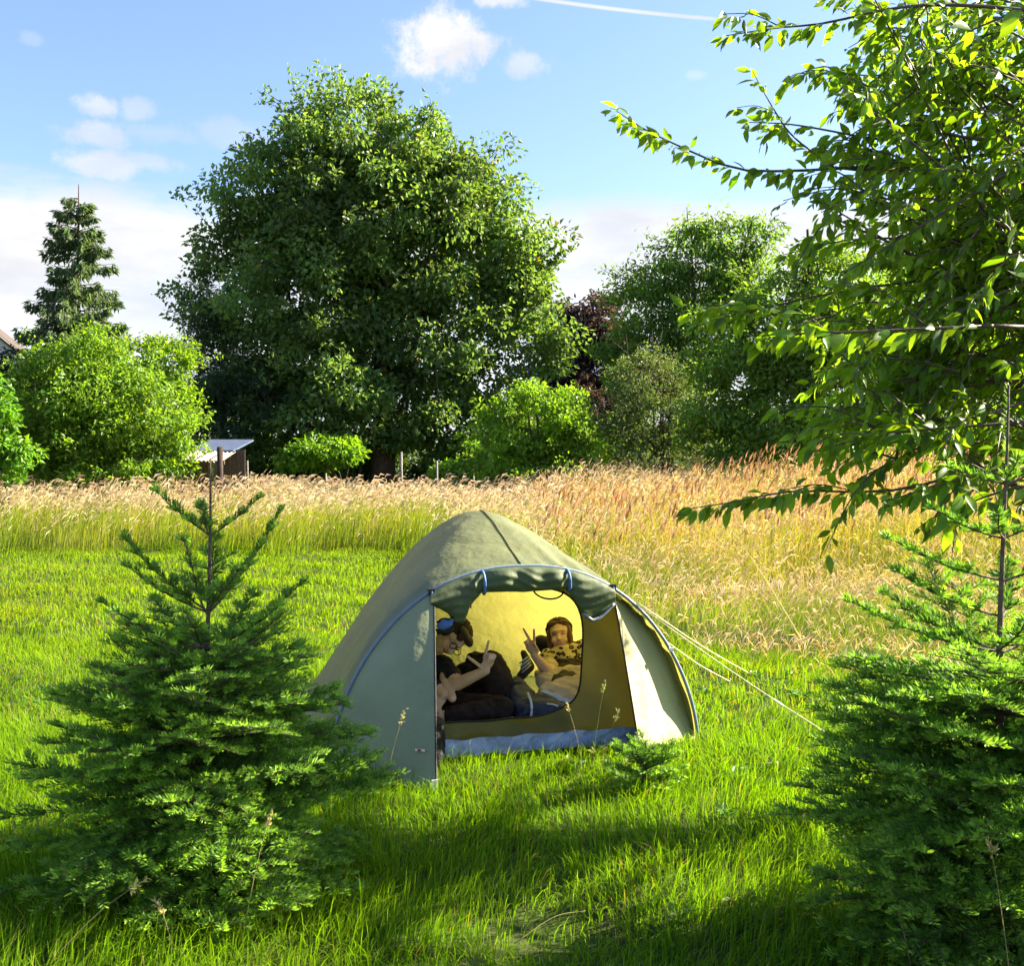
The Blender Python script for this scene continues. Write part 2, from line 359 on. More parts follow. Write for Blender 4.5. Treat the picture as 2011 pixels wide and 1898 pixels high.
def tall_grass():
    stems, heads = [], []
    # x-range is cut by the wedge; density falls with distance
    for (y0, y1, dens, seg) in ((6, 12, 300, 3), (12, 19, 190, 2), (19, 25, 190, 2), (25, 34, 60, 2)):
        x, y = scatter(y0, y1, dens, .6)
        e = tall_edge(x); e = e + 1.5 * (vnoise(x, y * .3, 1.4, 61) - .5) + .8 * (vnoise(x, y * .3, .45, 62) - .5); k = y > e + RNG.normal(0, .3, len(x)); x, y = x[k], y[k]; e = e[k]; n = len(x)
        B = np.stack([x, y, terrain(x, y) - .01], -1)
        right = sstep(-1.5, 2.0, x)
        ramp = (.45 + .55 * sstep(0, 2.5, y - e)) * right + (1 - right) * (.5 + .5 * sstep(-.2, 1.3, y - e))
        base_h = (1 - right) * .98 + right * (.45 + .85 * sstep(9, 20, y))
        h = base_h * ramp * (.55 + .5 * vnoise(x, y, 1.1, 3) + .3 * vnoise(x, y, 3.1, 5)) * RNG.uniform(.7, 1.18, n)
        w = np.maximum(.0045, y * .00048) * RNG.uniform(.7, 1.3, n)
        lodged = right * sstep(.35, .7, vnoise(x, y, 1.3, 12)) * (1 - sstep(14, 20, y))
        ang = PI * (.05 + .5 * RNG.normal(0, 1, n) * .55) + np.where(right > .5, .6, 0); lean = RNG.uniform(.1, .5, n) + lodged * .8
        patch = vnoise(x, y, 1.9, 21) * .6 + vnoise(x, y, .7, 22) * .4
        gold = right * (.15 + .85 * sstep(.38, .62, patch)) + (1 - right) * (.05 + .55 * sstep(.4, .75, vnoise(x, y, .9, 23)))
        gold = gold[:, None]
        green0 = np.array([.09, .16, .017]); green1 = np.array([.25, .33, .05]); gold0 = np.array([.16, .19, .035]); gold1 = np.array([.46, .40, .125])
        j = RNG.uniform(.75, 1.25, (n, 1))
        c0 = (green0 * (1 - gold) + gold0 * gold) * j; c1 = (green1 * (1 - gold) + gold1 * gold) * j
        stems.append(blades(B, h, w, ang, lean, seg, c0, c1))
        # seed heads on most stems: a nodding plume of two crossed ribbons
        hk = RNG.random(n) < np.where(right > .5, .75 if y0 >= 12 else .6, np.where(RNG.random(n) * .5 + h > 1.0, .8, .08))
        b, hh, aa, ll = B[hk], h[hk], ang[hk], lean[hk]; m = len(b)
        d = np.stack([np.cos(aa), np.sin(aa), np.zeros(m)], -1)
        top = b + d * (ll * hh)[:, None]; top[:, 2] += hh * (1 - .35 * np.minimum(ll, 1.2))
        L_ = RNG.uniform(.09, .17, m) * (1 + .25 * (y[hk] > 15)); ww = np.maximum(.011, y[hk] * .0009) * RNG.uniform(.8, 1.3, m)
        droop = RNG.uniform(-.2, .55, m)
        p1 = top + d * (L_ * .35)[:, None]; p1[:, 2] += L_ * .45
        p2 = p1 + d * (L_ * .5)[:, None]; p2[:, 2] += L_ * (.35 - droop)
        fa = RNG.uniform(0, PI, m); sd = np.stack([np.cos(fa), np.sin(fa), np.zeros(m)], -1) * ww[:, None] * .5
        up = np.cross(sd, d); up = norm(up + 1e-6) * ww[:, None] * .5
        V = np.stack([top, p1 - sd, p1 + sd, p2, p1 - up, p1 + up], 1).reshape(-1, 3)
        i = np.arange(m)[:, None] * 6
        F = (i[:, None, :] + np.array([[0, 1, 3, 2], [0, 4, 3, 5]])[None]).reshape(-1, 4)
        pk = (vnoise(b[:, 0], b[:, 1], 1.5, 31) > .45)[:, None]
        jj = RNG.uniform(.75, 1.2, (m, 1))
        lf = (1 - right[hk])[:, None]; hc = np.where(pk, np.array([.55, .42, .25]), np.array([.56, .45, .17])) * jj
        hc = np.where((RNG.random(m) < .22)[:, None], np.array([.62, .52, .42]) * jj, hc)
        hc = hc * (1 - .5 * lf) + .5 * lf * np.array([.66, .58, .46]) * jj
        heads.append((V, F, np.repeat(hc, 6, 0)))
    # taller reed-like stems at the back right
    n = 1150; x = RNG.uniform(.3, 9.5, n); y = RNG.uniform(15, 24, n); k = x < .5 * y; x, y = x[k], y[k]; n = len(x)
    B = np.stack([x, y, terrain(x, y)], -1); h = RNG.uniform(1.0, 1.75, n) * (.78 + .36 * sstep(1, 5, x)) * (.8 + .35 * vnoise(x, y, 1.7, 41)); ang = RNG.normal(.2, .8, n); lean = RNG.uniform(.02, .18, n)
    c1 = np.array([.42, .29, .12]) * RNG.uniform(.8, 1.2, (n, 1))
    stems.append(blades(B, h, np.full(n, .011), ang, lean, 2, c1 * .6, c1))
    d = np.stack([np.cos(ang), np.sin(ang), np.zeros(n)], -1); top = B + d * (lean * h)[:, None]; top[:, 2] += h * (1 - .35 * lean)
    L_ = RNG.uniform(.16, .28, n); p0 = top - np.array([0, 0, 1]) * (L_ * .5)[:, None]; p1 = top + d * (L_ * .12)[:, None]; p2 = top + d * (L_ * .45)[:, None]; p2[:, 2] += L_ * .45
    sd = np.stack([np.sin(ang), -np.cos(ang), np.zeros(n)], -1) * .5; sd = sd * RNG.uniform(.03, .055, (n, 1)); sx = np.array([1., 0, 0]) * RNG.uniform(.01, .02, (n, 1))
    V = np.stack([p0, p1 - sd, p1 + sd, p2, p1 - sx, p1 + sx], 1).reshape(-1, 3); i = np.arange(n)[:, None] * 6
    heads.append((V, (i[:, None, :] + np.array([[0, 1, 3, 2], [0, 4, 3, 5]])[None]).reshape(-1, 4), np.repeat(np.array([.48, .30, .16]) * RNG.uniform(.75, 1.25, (n, 1)), 6, 0)))
    # big nodding plumes along the back edge, left
    n = 900; x = RNG.uniform(-14, 1.5, n); y = RNG.uniform(21.5, 27, n); k = np.abs(x) < .5 * y; x, y = x[k], y[k]; n = len(x)
    B = np.stack([x, y, terrain(x, y)], -1); h = RNG.uniform(.85, 1.3, n); ang = RNG.normal(.1, .5, n); lean = RNG.uniform(.05, .3, n)
    c1 = np.array([.42, .36, .20]) * RNG.uniform(.8, 1.2, (n, 1)); stems.append(blades(B, h, np.full(n, .011), ang, lean, 2, c1 * .5, c1))
    d = np.stack([np.cos(ang), np.sin(ang), np.zeros(n)], -1); top = B + d * (lean * h)[:, None]; top[:, 2] += h * (1 - .35 * lean)
    L_ = RNG.uniform(.14, .26, n)[:, None]; p1 = top + d * L_ * .3 + np.array([0, 0, .5]) * L_; p2 = p1 + d * L_ * .7 + np.array([0, 0, 1.]) * L_ * RNG.uniform(-.35, .25, (n, 1))
    up = np.array([0, 0, 1.]) * RNG.uniform(.014, .03, (n, 1)); sd = np.stack([np.sin(ang), -np.cos(ang), np.zeros(n)], -1) * RNG.uniform(.012, .025, (n, 1))
    V = np.stack([top, p1 - sd, p1 + sd, p2, p1 - up, p1 + up], 1).reshape(-1, 3); i = np.arange(n)[:, None] * 6
    heads.append((V, (i[:, None, :] + np.array([[0, 1, 3, 2], [0, 4, 3, 5]])[None]).reshape(-1, 4), np.repeat(np.array([.62, .48, .36]) * RNG.uniform(.7, 1.2, (n, 1)), 6, 0)))
    mb = MB()
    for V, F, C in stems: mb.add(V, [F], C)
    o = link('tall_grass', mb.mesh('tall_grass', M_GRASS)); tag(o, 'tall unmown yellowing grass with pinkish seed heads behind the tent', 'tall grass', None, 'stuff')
    mb = MB()
    for V, F, C in heads: mb.add(V, [F], C)
    h = link('seed_heads', mb.mesh('seed_heads', M_DRY), o); h['kind'] = 'stuff'
tall_grass()
# ------------------------------------------------------------------ broadleaved trees and shrubs
def leaf_quads(Pn, ax, nr, ln, wd, col):
    """folded diamond leaves: Pn roots, ax axis, nr face normal"""
    n = len(Pn); ax = norm(ax); sd = norm(np.cross(ax, nr)); nr = np.cross(sd, ax)
    ln = ln[:, None]; wd = wd[:, None]
    mid = Pn + ax * ln * .45
    V = np.stack([Pn, mid + sd * wd * .5 + nr * wd * .18, Pn + ax * ln - nr * ln * .12, mid - sd * wd * .5 + nr * wd * .18], 1).reshape(-1, 3)
    F = np.arange(n * 4).reshape(-1, 4)
    return V, F, np.repeat(col, 4, 0)
def rand_dir(n):
    return norm(RNG.normal(0, 1, (n, 3)))
def tree(name, label, cat, base, blobs, n_leaf, leaf, col, jit=.25, group=None, clump=.55, n_clump=None, trunk_r=.2, trunk_h=None,
         lean=(0, 0), aspect=.55, droop=.4, shell=.45, spill=1.0, limbs=10, twig=.02, yellow=.0, trunks=1, mat=None, bare=0, shoots=0, shoot_len=.6):
    """base (x,y); blobs: list of (centre, radii) making up the crown; leaves sit in clumps through that volume"""
    bz = float(terrain(base[0], base[1])); base3 = np.array([base[0], base[1], bz])
    root = empty(name, base3); tag(root, label, cat, group)
    C = np.array([b[0] for b in blobs]); R = np.array([b[1] for b in blobs], float)
    vol = R.prod(1); vol = vol / vol.sum()
    if n_clump is None: n_clump = max(30, n_leaf // 130)
    bi = RNG.choice(len(blobs), n_clump, p=vol)
    r = shell + (1 - shell) * RNG.random(n_clump) ** .6
    cc = C[bi] + rand_dir(n_clump) * R[bi] * r[:, None]
    cc[:, 2] = np.maximum(cc[:, 2], bz + .15)
    li = RNG.integers(0, n_clump, n_leaf)
    csz = clump * RNG.uniform(.55, 1.35, n_clump)
    off = rand_dir(n_leaf) * (RNG.random(n_leaf) ** .5)[:, None] * csz[li][:, None] * np.array([1.15, 1.15, .75])
    pos = cc[li] + off * spill
    k = pos[:, 2] > bz + .05; pos = pos[k]; li = li[k]; n = len(pos)
    ax = rand_dir(n) + norm(off[k]) * .9; ax[:, 2] -= droop
    nr = rand_dir(n) + np.array([0, 0, .8])
    ln = leaf * RNG.uniform(.65, 1.35, n)
    ctone = RNG.uniform(1 - jit, 1 + jit, n_clump)[li][:, None]
    cl = np.array(col) * ctone * RNG.uniform(.75, 1.25, (n, 1))
    hue = RNG.normal(0, .09, (n, 1)); cl = cl * np.concatenate([1 + hue, np.ones((n, 1)), 1 - hue], 1)
    if yellow: cl = np.where((RNG.random(n) < yellow)[:, None], np.array([.26, .20, .025]), cl)
    shoot_curves = []
    if shoots:          # leafy shoots that stick out of the crown and break its outline
        S = []
        while len(S) < shoots:
            i = RNG.choice(len(blobs), p=vol ** .5 / (vol ** .5).sum()); d_ = rand_dir(1)[0]; d_[2] = abs(d_[2]) * .9 - .15; s_ = C[i] + d_ * R[i] * 1.0
            q_ = (s_ - C) / R
            if (np.linalg.norm(q_, axis=1) < .9).any(): S.append(None); continue
            S.append(1); e_ = s_ + norm(d_ + np.array([0, 0, .5]) + RNG.normal(0, .3, 3)) * shoot_len * RNG.uniform(.4, 1.2); c_ = bez([s_ - d_ * .4, (s_ + e_) / 2, e_], 6); shoot_curves.append(c_)
        if shoot_curves:
            per = 26; sc = np.concatenate([c_[RNG.integers(1, 6, per)] + RNG.normal(0, shoot_len * .13, (per, 3)) for c_ in shoot_curves]); m_ = len(sc)
            pos = np.concatenate([pos, sc]); ax = np.concatenate([ax, rand_dir(m_) + np.array([0, 0, .2])]); nr = np.concatenate([nr, rand_dir(m_) + np.array([0, 0, .6])]); ln = np.concatenate([ln, leaf * RNG.uniform(.6, 1.2, m_)])
            cl = np.concatenate([cl, np.array(col) * RNG.uniform(.9, 1.35, (m_, 1))])
    V, F, Cc = leaf_quads(pos - base3, ax, nr, ln, ln * aspect, np.maximum(cl, .002))
    link('crown', np_mesh('crown', V, F, Cc, False, mat or M_LEAF), root)
    # trunk, limbs and twigs
    mb = MB(); top = C[:, 2].max(); cen = (C * vol[:, None]).sum(0)
    nodes = []
    for q in range(trunks):
        a = 2 * PI * q / max(trunks, 1); fo = np.array([math.cos(a), math.sin(a), 0]) * (0 if trunks == 1 else trunk_r * 2.0)
        th = trunk_h or (top - bz)
        tp = base3 + fo * 1.6 + np.array([lean[0] + (cen[0] - base3[0]) * .7, lean[1] + (cen[1] - base3[1]) * .7, th])
        mid = base3 + fo * 1.2 + np.array([lean[0] * .3, lean[1] * .3, th * .45])
        c = bez([base3 + fo - [0, 0, .1], mid, tp], 9); rr = np.linspace(trunk_r, trunk_r * .18, 9); rr[0] *= 1.35
        mb.add(*tube(c - base3, rr, 8)); nodes.append((c, rr))
    pick = RNG.choice(n_clump, min(limbs, n_clump), replace=False)
    for i in pick:
        c, rr = nodes[RNG.integers(0, len(nodes))]; q = RNG.integers(2, len(c) - 1); s = c[q]; e = cc[i]
        m_ = (s + e) / 2 + np.array([0, 0, -.08 * np.linalg.norm(e - s)]); b = bez([s, m_, e], 6)
        r_ = np.linspace(rr[q] * .5, twig, 6); mb.add(*tube(b - base3, r_, 5)); nodes.append((b, r_))
    allp = np.concatenate([c for c, _ in nodes])
    for i in RNG.choice(n_clump, min(n_clump, 160), replace=False):
        e = cc[i]; dd = np.linalg.norm(allp - e, axis=1); s = allp[dd.argmin()]
        if dd.min() > .1: mb.add(*tube(bez([s, (s + e) / 2 + RNG.normal(0, .08, 3), e], 4) - base3, [twig, twig * .8, twig * .6, twig * .35], 4))
    for c_ in shoot_curves: mb.add(*tube(c_ - base3, np.linspace(twig * .5, twig * .2, 6), 4))
    link('trunk', mb.mesh('trunk', M_BARK, True), root)
    if bare:
        mb = MB()
        for _ in range(bare):
            i = RNG.integers(0, len(blobs)); s = C[i] + rand_dir(1)[0] * R[i] * .5; d = norm(RNG.normal(0, 1, 3) + np.array([0, -.6, .3])); l = RNG.uniform(.5, 1.3)
            b = bez([s, s + d * l * .5 + RNG.normal(0, .12, 3), s + d * l + RNG.normal(0, .2, 3)], 5); mb.add(*tube(b - base3, np.linspace(.016, .006, 5), 4))
        link('bare_twigs', mb.mesh('bare_twigs', M_TWIG, True), root)
    return root
def E(px, py, d, rx, ry, depth=.8, dd=0.0):
    """crown ellipsoid from photo pixels: centre, half width and half height, at distance d"""
    s = d / FPX
    return (P(px, py, d + dd), (rx * s, rx * s * depth, ry * s))
def B(px, d): return ((px - CX) / FPX * d, d)

D = 40
tree('oak_tree', 'huge round-crowned leafy oak towering in the middle behind the tent', 'tree', B(752, D),
     [E(655, 238, D, 130, 108), E(770, 290, D, 150, 120), E(910, 375, D, 110, 110), E(580, 380, D, 150, 130), E(800, 470, D, 250, 190), E(980, 500, D, 110, 130),
      E(470, 500, D, 85, 130, .8), E(395, 395, D, 50, 42, .6), E(415, 470, D, 60, 60, .7), E(345, 350, D, 18, 12, .5), E(400, 580, D, 50, 60, .7), E(480, 280, D, 45, 45, .7), E(620, 600, D, 250, 190), E(940, 660, D, 165, 150), E(720, 770, D, 270, 140), E(540, 800, D, 120, 110), E(1050, 690, D, 70, 60), E(860, 830, D, 120, 90), E(1010, 570, D, 95, 110), E(1040, 480, D, 55, 75), E(700, 400, D, 250, 180), E(620, 880, D, 130, 60), E(900, 890, D, 90, 50)],
     125000, .215, (.105, .185, .055), .35, None, .72, 900, .52, 12, shell=.25, limbs=46, twig=.035, yellow=.006, aspect=.6, shoots=330, shoot_len=1.0)
tree('yew_tree', 'dark dense evergreen growing against the foot of the oak beside the shed', 'tree', B(440, 39),
     [E(420, 620, 39, 70, 70), E(430, 730, 39, 95, 110), E(470, 800, 39, 110, 90), E(395, 790, 39, 60, 80)], 24000, .17, (.05, .095, .055), .3, None, .5, 230, .2, 7, droop=.0, shell=.4, aspect=.3)
tree('garden_shrub', 'broad bright green bush in front of the tall spruce', 'shrub', B(190, 27),
     [E(165, 705, 27, 85, 60), E(70, 770, 27, 80, 70), E(200, 800, 27, 130, 95), E(290, 860, 27, 90, 90), E(120, 870, 27, 130, 80), E(340, 890, 27, 50, 60), E(235, 735, 27, 60, 50), E(60, 930, 27, 90, 40), E(230, 935, 27, 110, 40), E(180, 660, 27, 35, 35), E(100, 715, 27, 30, 35)],
     32000, .125, (.13, .235, .025), .3, 'bushes along the garden edge', .38, 300, .09, 3, trunks=4, limbs=24, twig=.012, shoots=260, shoot_len=.6)
tree('garden_shrub', 'light green bush peeping up between the spruce and the oak', 'shrub', B(325, 33),
     [E(330, 705, 33, 60, 45), E(300, 770, 33, 60, 60), E(345, 800, 33, 45, 50)], 7500, .14, (.14, .25, .02), .3, 'bushes along the garden edge', .36, 90, .08, 3.4, trunks=3, twig=.012, shoots=80, shoot_len=.6)
tree('garden_shrub', 'fresh green leafy shoots at the very edge below the house roof', 'shrub', B(8, 23.5),
     [E(5, 860, 23.5, 38, 60), E(-40, 830, 23.5, 60, 90), E(22, 900, 23.5, 36, 45)], 4200, .15, (.10, .23, .02), .2, 'bushes along the garden edge', .3, 60, .05, 1.6, trunks=3, twig=.01)
tree('hedge_shrub', 'dark bluish bush below the house roof at the edge', 'shrub', B(10, 36),
     [E(-10, 730, 36, 60, 50), E(35, 760, 36, 45, 50), E(0, 830, 36, 90, 90)], 9000, .13, (.020, .040, .026), .25, None, .4, 110, .1, 3, trunks=3)
tree('garden_shrub', 'bright green rounded bush at the foot of the oak beside the purple tree', 'shrub', B(1060, 33),
     [E(1045, 830, 33, 100, 75), E(1120, 880, 33, 70, 65), E(990, 890, 33, 80, 70), E(1085, 790, 33, 60, 40), E(1060, 935, 33, 130, 30)], 17000, .13, (.14, .26, .024), .28, 'bushes along the garden edge', .36, 190, .08, 3, trunks=4, twig=.012, shoots=150, shoot_len=.6)
tree('purple_tree', 'dark purple-leaved tree between the oak and the green trees', 'tree', B(1135, 54),
     [E(1150, 640, 54, 90, 60), E(1110, 700, 54, 85, 70), E(1200, 700, 54, 70, 70), E(1140, 790, 54, 100, 70)], 15000, .26, (.05, .034, .052), .3, None, .6, 200, .25, 7, shell=.3, twig=.03)
tree('hawthorn_shrub', 'dull grey-green thicket with bare twigs between two brighter bushes', 'shrub', B(1300, 34),
     [E(1300, 800, 34, 110, 90), E(1220, 830, 34, 60, 80), E(1380, 840, 34, 70, 90), E(1280, 740, 34, 80, 50), E(1290, 915, 34, 140, 40)], 17000, .105, (.09, .14, .055), .35, None, .42, 200, .09, 3.6, trunks=4, aspect=.4, bare=120, shoots=120, shoot_len=.7)
tree('ash_tree', 'airy green tree with sky showing through beside the purple tree', 'tree', B(1370, 43),
     [E(1380, 480, 43, 80, 60), E(1290, 560, 43, 85, 65), E(1440, 560, 43, 100, 90), E(1240, 600, 43, 45, 50), E(1350, 650, 43, 110, 50), E(1480, 480, 43, 60, 60), E(1300, 740, 43, 120, 70), E(1220, 680, 43, 50, 60)],
     22000, .24, (.11, .205, .04), .35, None, .62, 200, .22, 10, aspect=.34, droop=.8, shell=.15, limbs=30, twig=.035, shoots=160, shoot_len=.9)
tree('maple_tree', 'dense rounded dark green tree behind the cherry branches', 'tree', B(1600, 31),
     [E(1560, 640, 31, 130, 120), E(1640, 560, 31, 120, 110), E(1500, 780, 31, 110, 120), E(1620, 780, 31, 150, 140), E(1700, 680, 31, 110, 120), E(1450, 700, 31, 90, 110), E(1430, 850, 31, 90, 80), E(1560, 880, 31, 150, 60)], 42000, .15, (.12, .22, .035), .3, None, .48, 380, .22, 8, limbs=26, twig=.02, shoots=120, shoot_len=.7)
tree('maple_tree', 'green tree filling the gap behind the cherry at the picture edge', 'tree', B(1900, 52),
     [E(1850, 560, 52, 130, 150), E(1960, 480, 52, 120, 160), E(1900, 760, 52, 200, 160), E(2060, 640, 52, 140, 200)], 30000, .27, (.085, .17, .02), .3, None, .55, 280, .25, 9, limbs=24, twig=.025)
tree('elder_shrub', 'small bright leafy shoots glowing below the oak beside its trunk', 'shrub', B(665, 35.5),
     [E(650, 885, 35.5, 60, 28), E(600, 905, 35.5, 45, 30)], 2400, .2, (.12, .24, .018), .2, None, .35, 40, .04, 1.8, trunks=3, twig=.01)
tree('elder_shrub', 'low bright leafy plant at the fence in front of the oak', 'shrub', B(890, 29),
     [E(885, 940, 29, 40, 30), E(930, 915, 29, 30, 40)], 1500, .13, (.11, .22, .018), .2, None, .22, 30, .03, 1.2, trunks=3, twig=.008)
tree('hedge', 'dim green hedge far behind the shed and the oak', 'hedge', B(600, 47),
     [(np.array([x, 47 + math.sin(x) * 1.5, 1.9]), (4.2, 1.8, 2.1 + .6 * math.sin(x * 1.7))) for x in range(-34, 36, 5)], 60000, .27, (.05, .095, .026), .3, None, .8, 900, .15, 3, shell=.5, limbs=10)

tree('hedge', 'dark leafy hedge below the airy tree and the cherry', 'hedge', B(1500, 40),
     [(np.array([x, 40 + math.sin(x) * 1.0, 2.2]), (2.6, 1.4, 1.9 + .5 * math.sin(x * 1.7))) for x in range(2, 24, 3)], 52000, .2, (.085, .15, .045), .3, None, .6, 420, .15, 3, shell=.35, limbs=10)
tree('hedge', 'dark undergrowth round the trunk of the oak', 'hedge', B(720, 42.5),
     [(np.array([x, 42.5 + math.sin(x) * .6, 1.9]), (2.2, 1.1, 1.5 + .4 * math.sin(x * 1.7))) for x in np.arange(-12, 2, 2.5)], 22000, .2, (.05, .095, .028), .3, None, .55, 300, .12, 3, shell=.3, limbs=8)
def spruce():
    d = 48; b = B(152, d); bz = float(terrain(*b)); base = np.array([b[0], b[1], bz]); root = empty('spruce_tree', base)
    tag(root, 'tall dark spruce with drooping branches rising above the green bush', 'tree')
    top = P(140, 362, d)[2] - bz; bot = 1.0
    mb = MB(); z = np.linspace(0, top, 10); mb.add(*tube(np.stack([z * .004, z * 0, z], -1), np.linspace(.24, .02, 10), 7))
    link('trunk', mb.mesh('trunk', M_BARK, True), root)
    limb = MB(); Pn, Ax, Nr, Ln, Cl = [], [], [], [], []
    for k in range(215):
        f = RNG.random() ** .8; zz = top * (.985 - .80 * f); a = RNG.uniform(0, 2 * PI)
        l = (.25 + 3.3 * f ** .8) * RNG.uniform(.65, 1.12)
        dr = np.array([math.cos(a), math.sin(a), 0]); up = .55 * (1 - f) - .10
        s = np.linspace(0, 1, 9)[:, None]; c = np.array([0, 0, zz]) + dr * l * s + np.array([0, 0, 1.]) * (l * (up * s - .42 * s ** 2 + .28 * s ** 3.5))
        limb.add(*tube(c, np.linspace(.035, .008, 9), 4))
        m = int(105 * l); t = RNG.random(m) ** .7; q = np.stack([np.interp(t, s[:, 0], c[:, i]) for i in range(3)], -1)
        sd = np.cross(dr, [0, 0, 1.]); q = q + sd * RNG.normal(0, .16 * l * .55, m)[:, None] * (1.1 - t)[:, None]
        hang = RNG.random(m) * .45 * min(1, l * .6); q[:, 2] -= hang * .8
        Pn.append(q); Ax.append(np.tile([0, 0, -1.], (m, 1)) * RNG.uniform(.3, 1.2, (m, 1)) + dr * RNG.uniform(.2, 1, (m, 1)) + RNG.normal(0, .35, (m, 3)))
        Nr.append(rand_dir(m)); Ln.append(RNG.uniform(.18, .40, m)); Cl.append(np.array([.10, .155, .075]) * RNG.uniform(.6, 1.4, (m, 1)))
    link('limbs', limb.mesh('limbs', M_BARK, True), root)
    Ln = np.concatenate(Ln); V, F, C = leaf_quads(np.concatenate(Pn), np.concatenate(Ax), np.concatenate(Nr), Ln, Ln * .28, np.concatenate(Cl))
    link('crown', np_mesh('crown', V, F, C, False, M_NEEDLE), root)
spruce()

# ------------------------------------------------------------------ young firs: every branch is a part
def fir_shoot(acc, p0, dr, up, ln, tipc, dens, nl, wd):
    """one shoot: needles along a line, combed to both sides and a little upward"""
    n = max(8, int(ln * dens)); t = (np.arange(n) + RNG.random(n)) / n
    dr = norm(dr); sd = norm(np.cross(dr, up)); upv = np.cross(sd, dr)
    base = p0 + dr * (t * ln)[:, None] + upv * (.06 * ln * np.sin(t * PI))[:, None]
    a = RNG.uniform(-.35, PI + .35, n)                        # round the upper half of the shoot
    out = sd * np.cos(a)[:, None] + upv * (np.sin(a) * .75 + .12)[:, None]
    ax = norm(out + dr * RNG.uniform(.45, .9, n)[:, None] * (1 + .8 * t ** 6)[:, None])
    l = nl * RNG.uniform(.75, 1.15, n) * (1 - .35 * np.abs(t - .45))
    wv = norm(np.cross(ax, out) + RNG.normal(0, .35, (n, 3))) * (wd * .5)
    mid = base + ax * (l * .55)[:, None]
    V = np.stack([base, mid - wv, base + ax * l[:, None], mid + wv], 1).reshape(-1, 3)
    old = np.array([.062, .150, .028]); new = np.array([.28, .49, .06])
    f = np.clip(tipc + .75 * (t - .45) + RNG.normal(0, .12, n), 0, 1)[:, None]
    c = old * (1 - f) + new * f
    acc[0].append(V); acc[1].append(np.repeat(c, 4, 0))
    acc[2].append(tube(np.stack([p0, p0 + dr * ln * .5 + upv * .06 * ln, p0 + dr * ln * .97]), [.0026, .002, .0012], 3))
def fir_branch(name, L, seed, curl, dens=400, nl=.034, wd=.0066, side=1.0, bare=.12, gap=None, subs=True):
    """branch of length L along +X with flat sprays of side shoots; returns mesh with two materials"""
    st = np.random.default_rng(seed); acc = ([], [], [])
    n = 14; s = np.linspace(0, 1, n); c = np.stack([L * s, .03 * L * np.sin(s * 5 + seed), L * curl * s ** 2], -1)
    seglen = L / 7
    for k in range(int(bare * 7), 7):
        a, b = c[2 * k if 2 * k < n else n - 2], c[min(2 * k + 2, n - 1)]
        fir_shoot(acc, a, b - a, np.array([0, 0, 1.]), np.linalg.norm(b - a) * 1.05, .15 + .4 * (k >= 6), dens, nl, wd)
    x = .16 * L + .03
    while x < L * .97:
        f = x / L
        for sg in (-1, 1):
            ang = math.radians(st.uniform(42, 62)); l = side * (.52 * L * (1 - f) ** .8 + .045) * st.uniform(.75, 1.1)
            p = np.array([np.interp(f, s, c[:, i]) for i in range(3)]); dr = np.array([math.cos(ang), sg * math.sin(ang), st.uniform(-.06, .16)])
            fir_shoot(acc, p, dr, np.array([0, 0, 1.]), l, .35 if l < .12 else .22, dens, nl, wd)
            if subs and l > .10:
                m = int(l / .105)
                for q in range(1, m):
                    g = q / m
                    for s2 in (-1, 1):
                        l2 = l * .45 * (1 - g) * st.uniform(.7, 1.1) + .028; a2 = math.radians(st.uniform(40, 60)) * s2
                        d2 = np.array([math.cos(a2) * dr[0] - math.sin(a2) * dr[1], math.sin(a2) * dr[0] + math.cos(a2) * dr[1], dr[2] + st.uniform(-.10, .16)])
                        fir_shoot(acc, p + norm(dr) * l * g, d2, np.array([0, 0, 1.]), l2, .55, dens, nl, wd)
        x += st.uniform(.8, 1.2) * gap if gap else (st.uniform(.085, .115) if L > .3 else .06)
    V = np.concatenate(acc[0]); C = np.concatenate(acc[1]); nq = len(V) // 4; F = np.arange(len(V)).reshape(-1, 4)
    mb = MB(); mb.add(*tube(c, np.concatenate([np.linspace(.003 + .004 * L, .0022, n // 2), np.full(n - n // 2, .0015)]), 5))
    for t in acc[2]: mb.add(*t)
    Vt = np.concatenate(mb.V); q4 = mb.F[4]; q4 = np.concatenate(q4) + len(V); q3 = np.concatenate(mb.F[3]) + len(V)
    me = np_mesh(name, np.concatenate([V, Vt]), [F, q4, q3], np.concatenate([C, np.ones((len(Vt), 3)) * .1]), False)
    me.materials.append(M_NEEDLE); me.materials.append(M_TWIG)
    mi = np.zeros(len(me.polygons), np.int32); mi[nq:] = 1; me.polygons.foreach_set('material_index', mi)
    return me
FB = {}
for i, (L, curl, side) in enumerate(((.16, .05, .5), (.24, .12, .75), (.34, .15, .9), (.46, .14, .95), (.58, .10, .95), (.68, .05, .9), (.74, .0, .85))):
    for v in range(2): FB[(i, v)] = (L, fir_branch('fir_branch', L, 31 * i + v + 1, curl, side=side))
for i, (L, curl, side) in enumerate(((.16, .08, .3), (.25, .16, .4), (.36, .2, .5), (.48, .2, .55))):
    for v in range(2): FB[('o', i, v)] = (L, fir_branch('fir_branch', L, 57 * i + v + 9, curl, side=side, gap=.085, subs=i > 2, bare=.15, dens=620))
def pick_branch(L, open_=False):
    if open_:
        i = min(range(4), key=lambda q: abs(FB[('o', q, 0)][0] - L)); return FB[('o', i, random.randrange(2))]
    i = min(range(7), key=lambda q: abs(FB[(q, 0)][0] - L)); return FB[(i, random.randrange(2))]
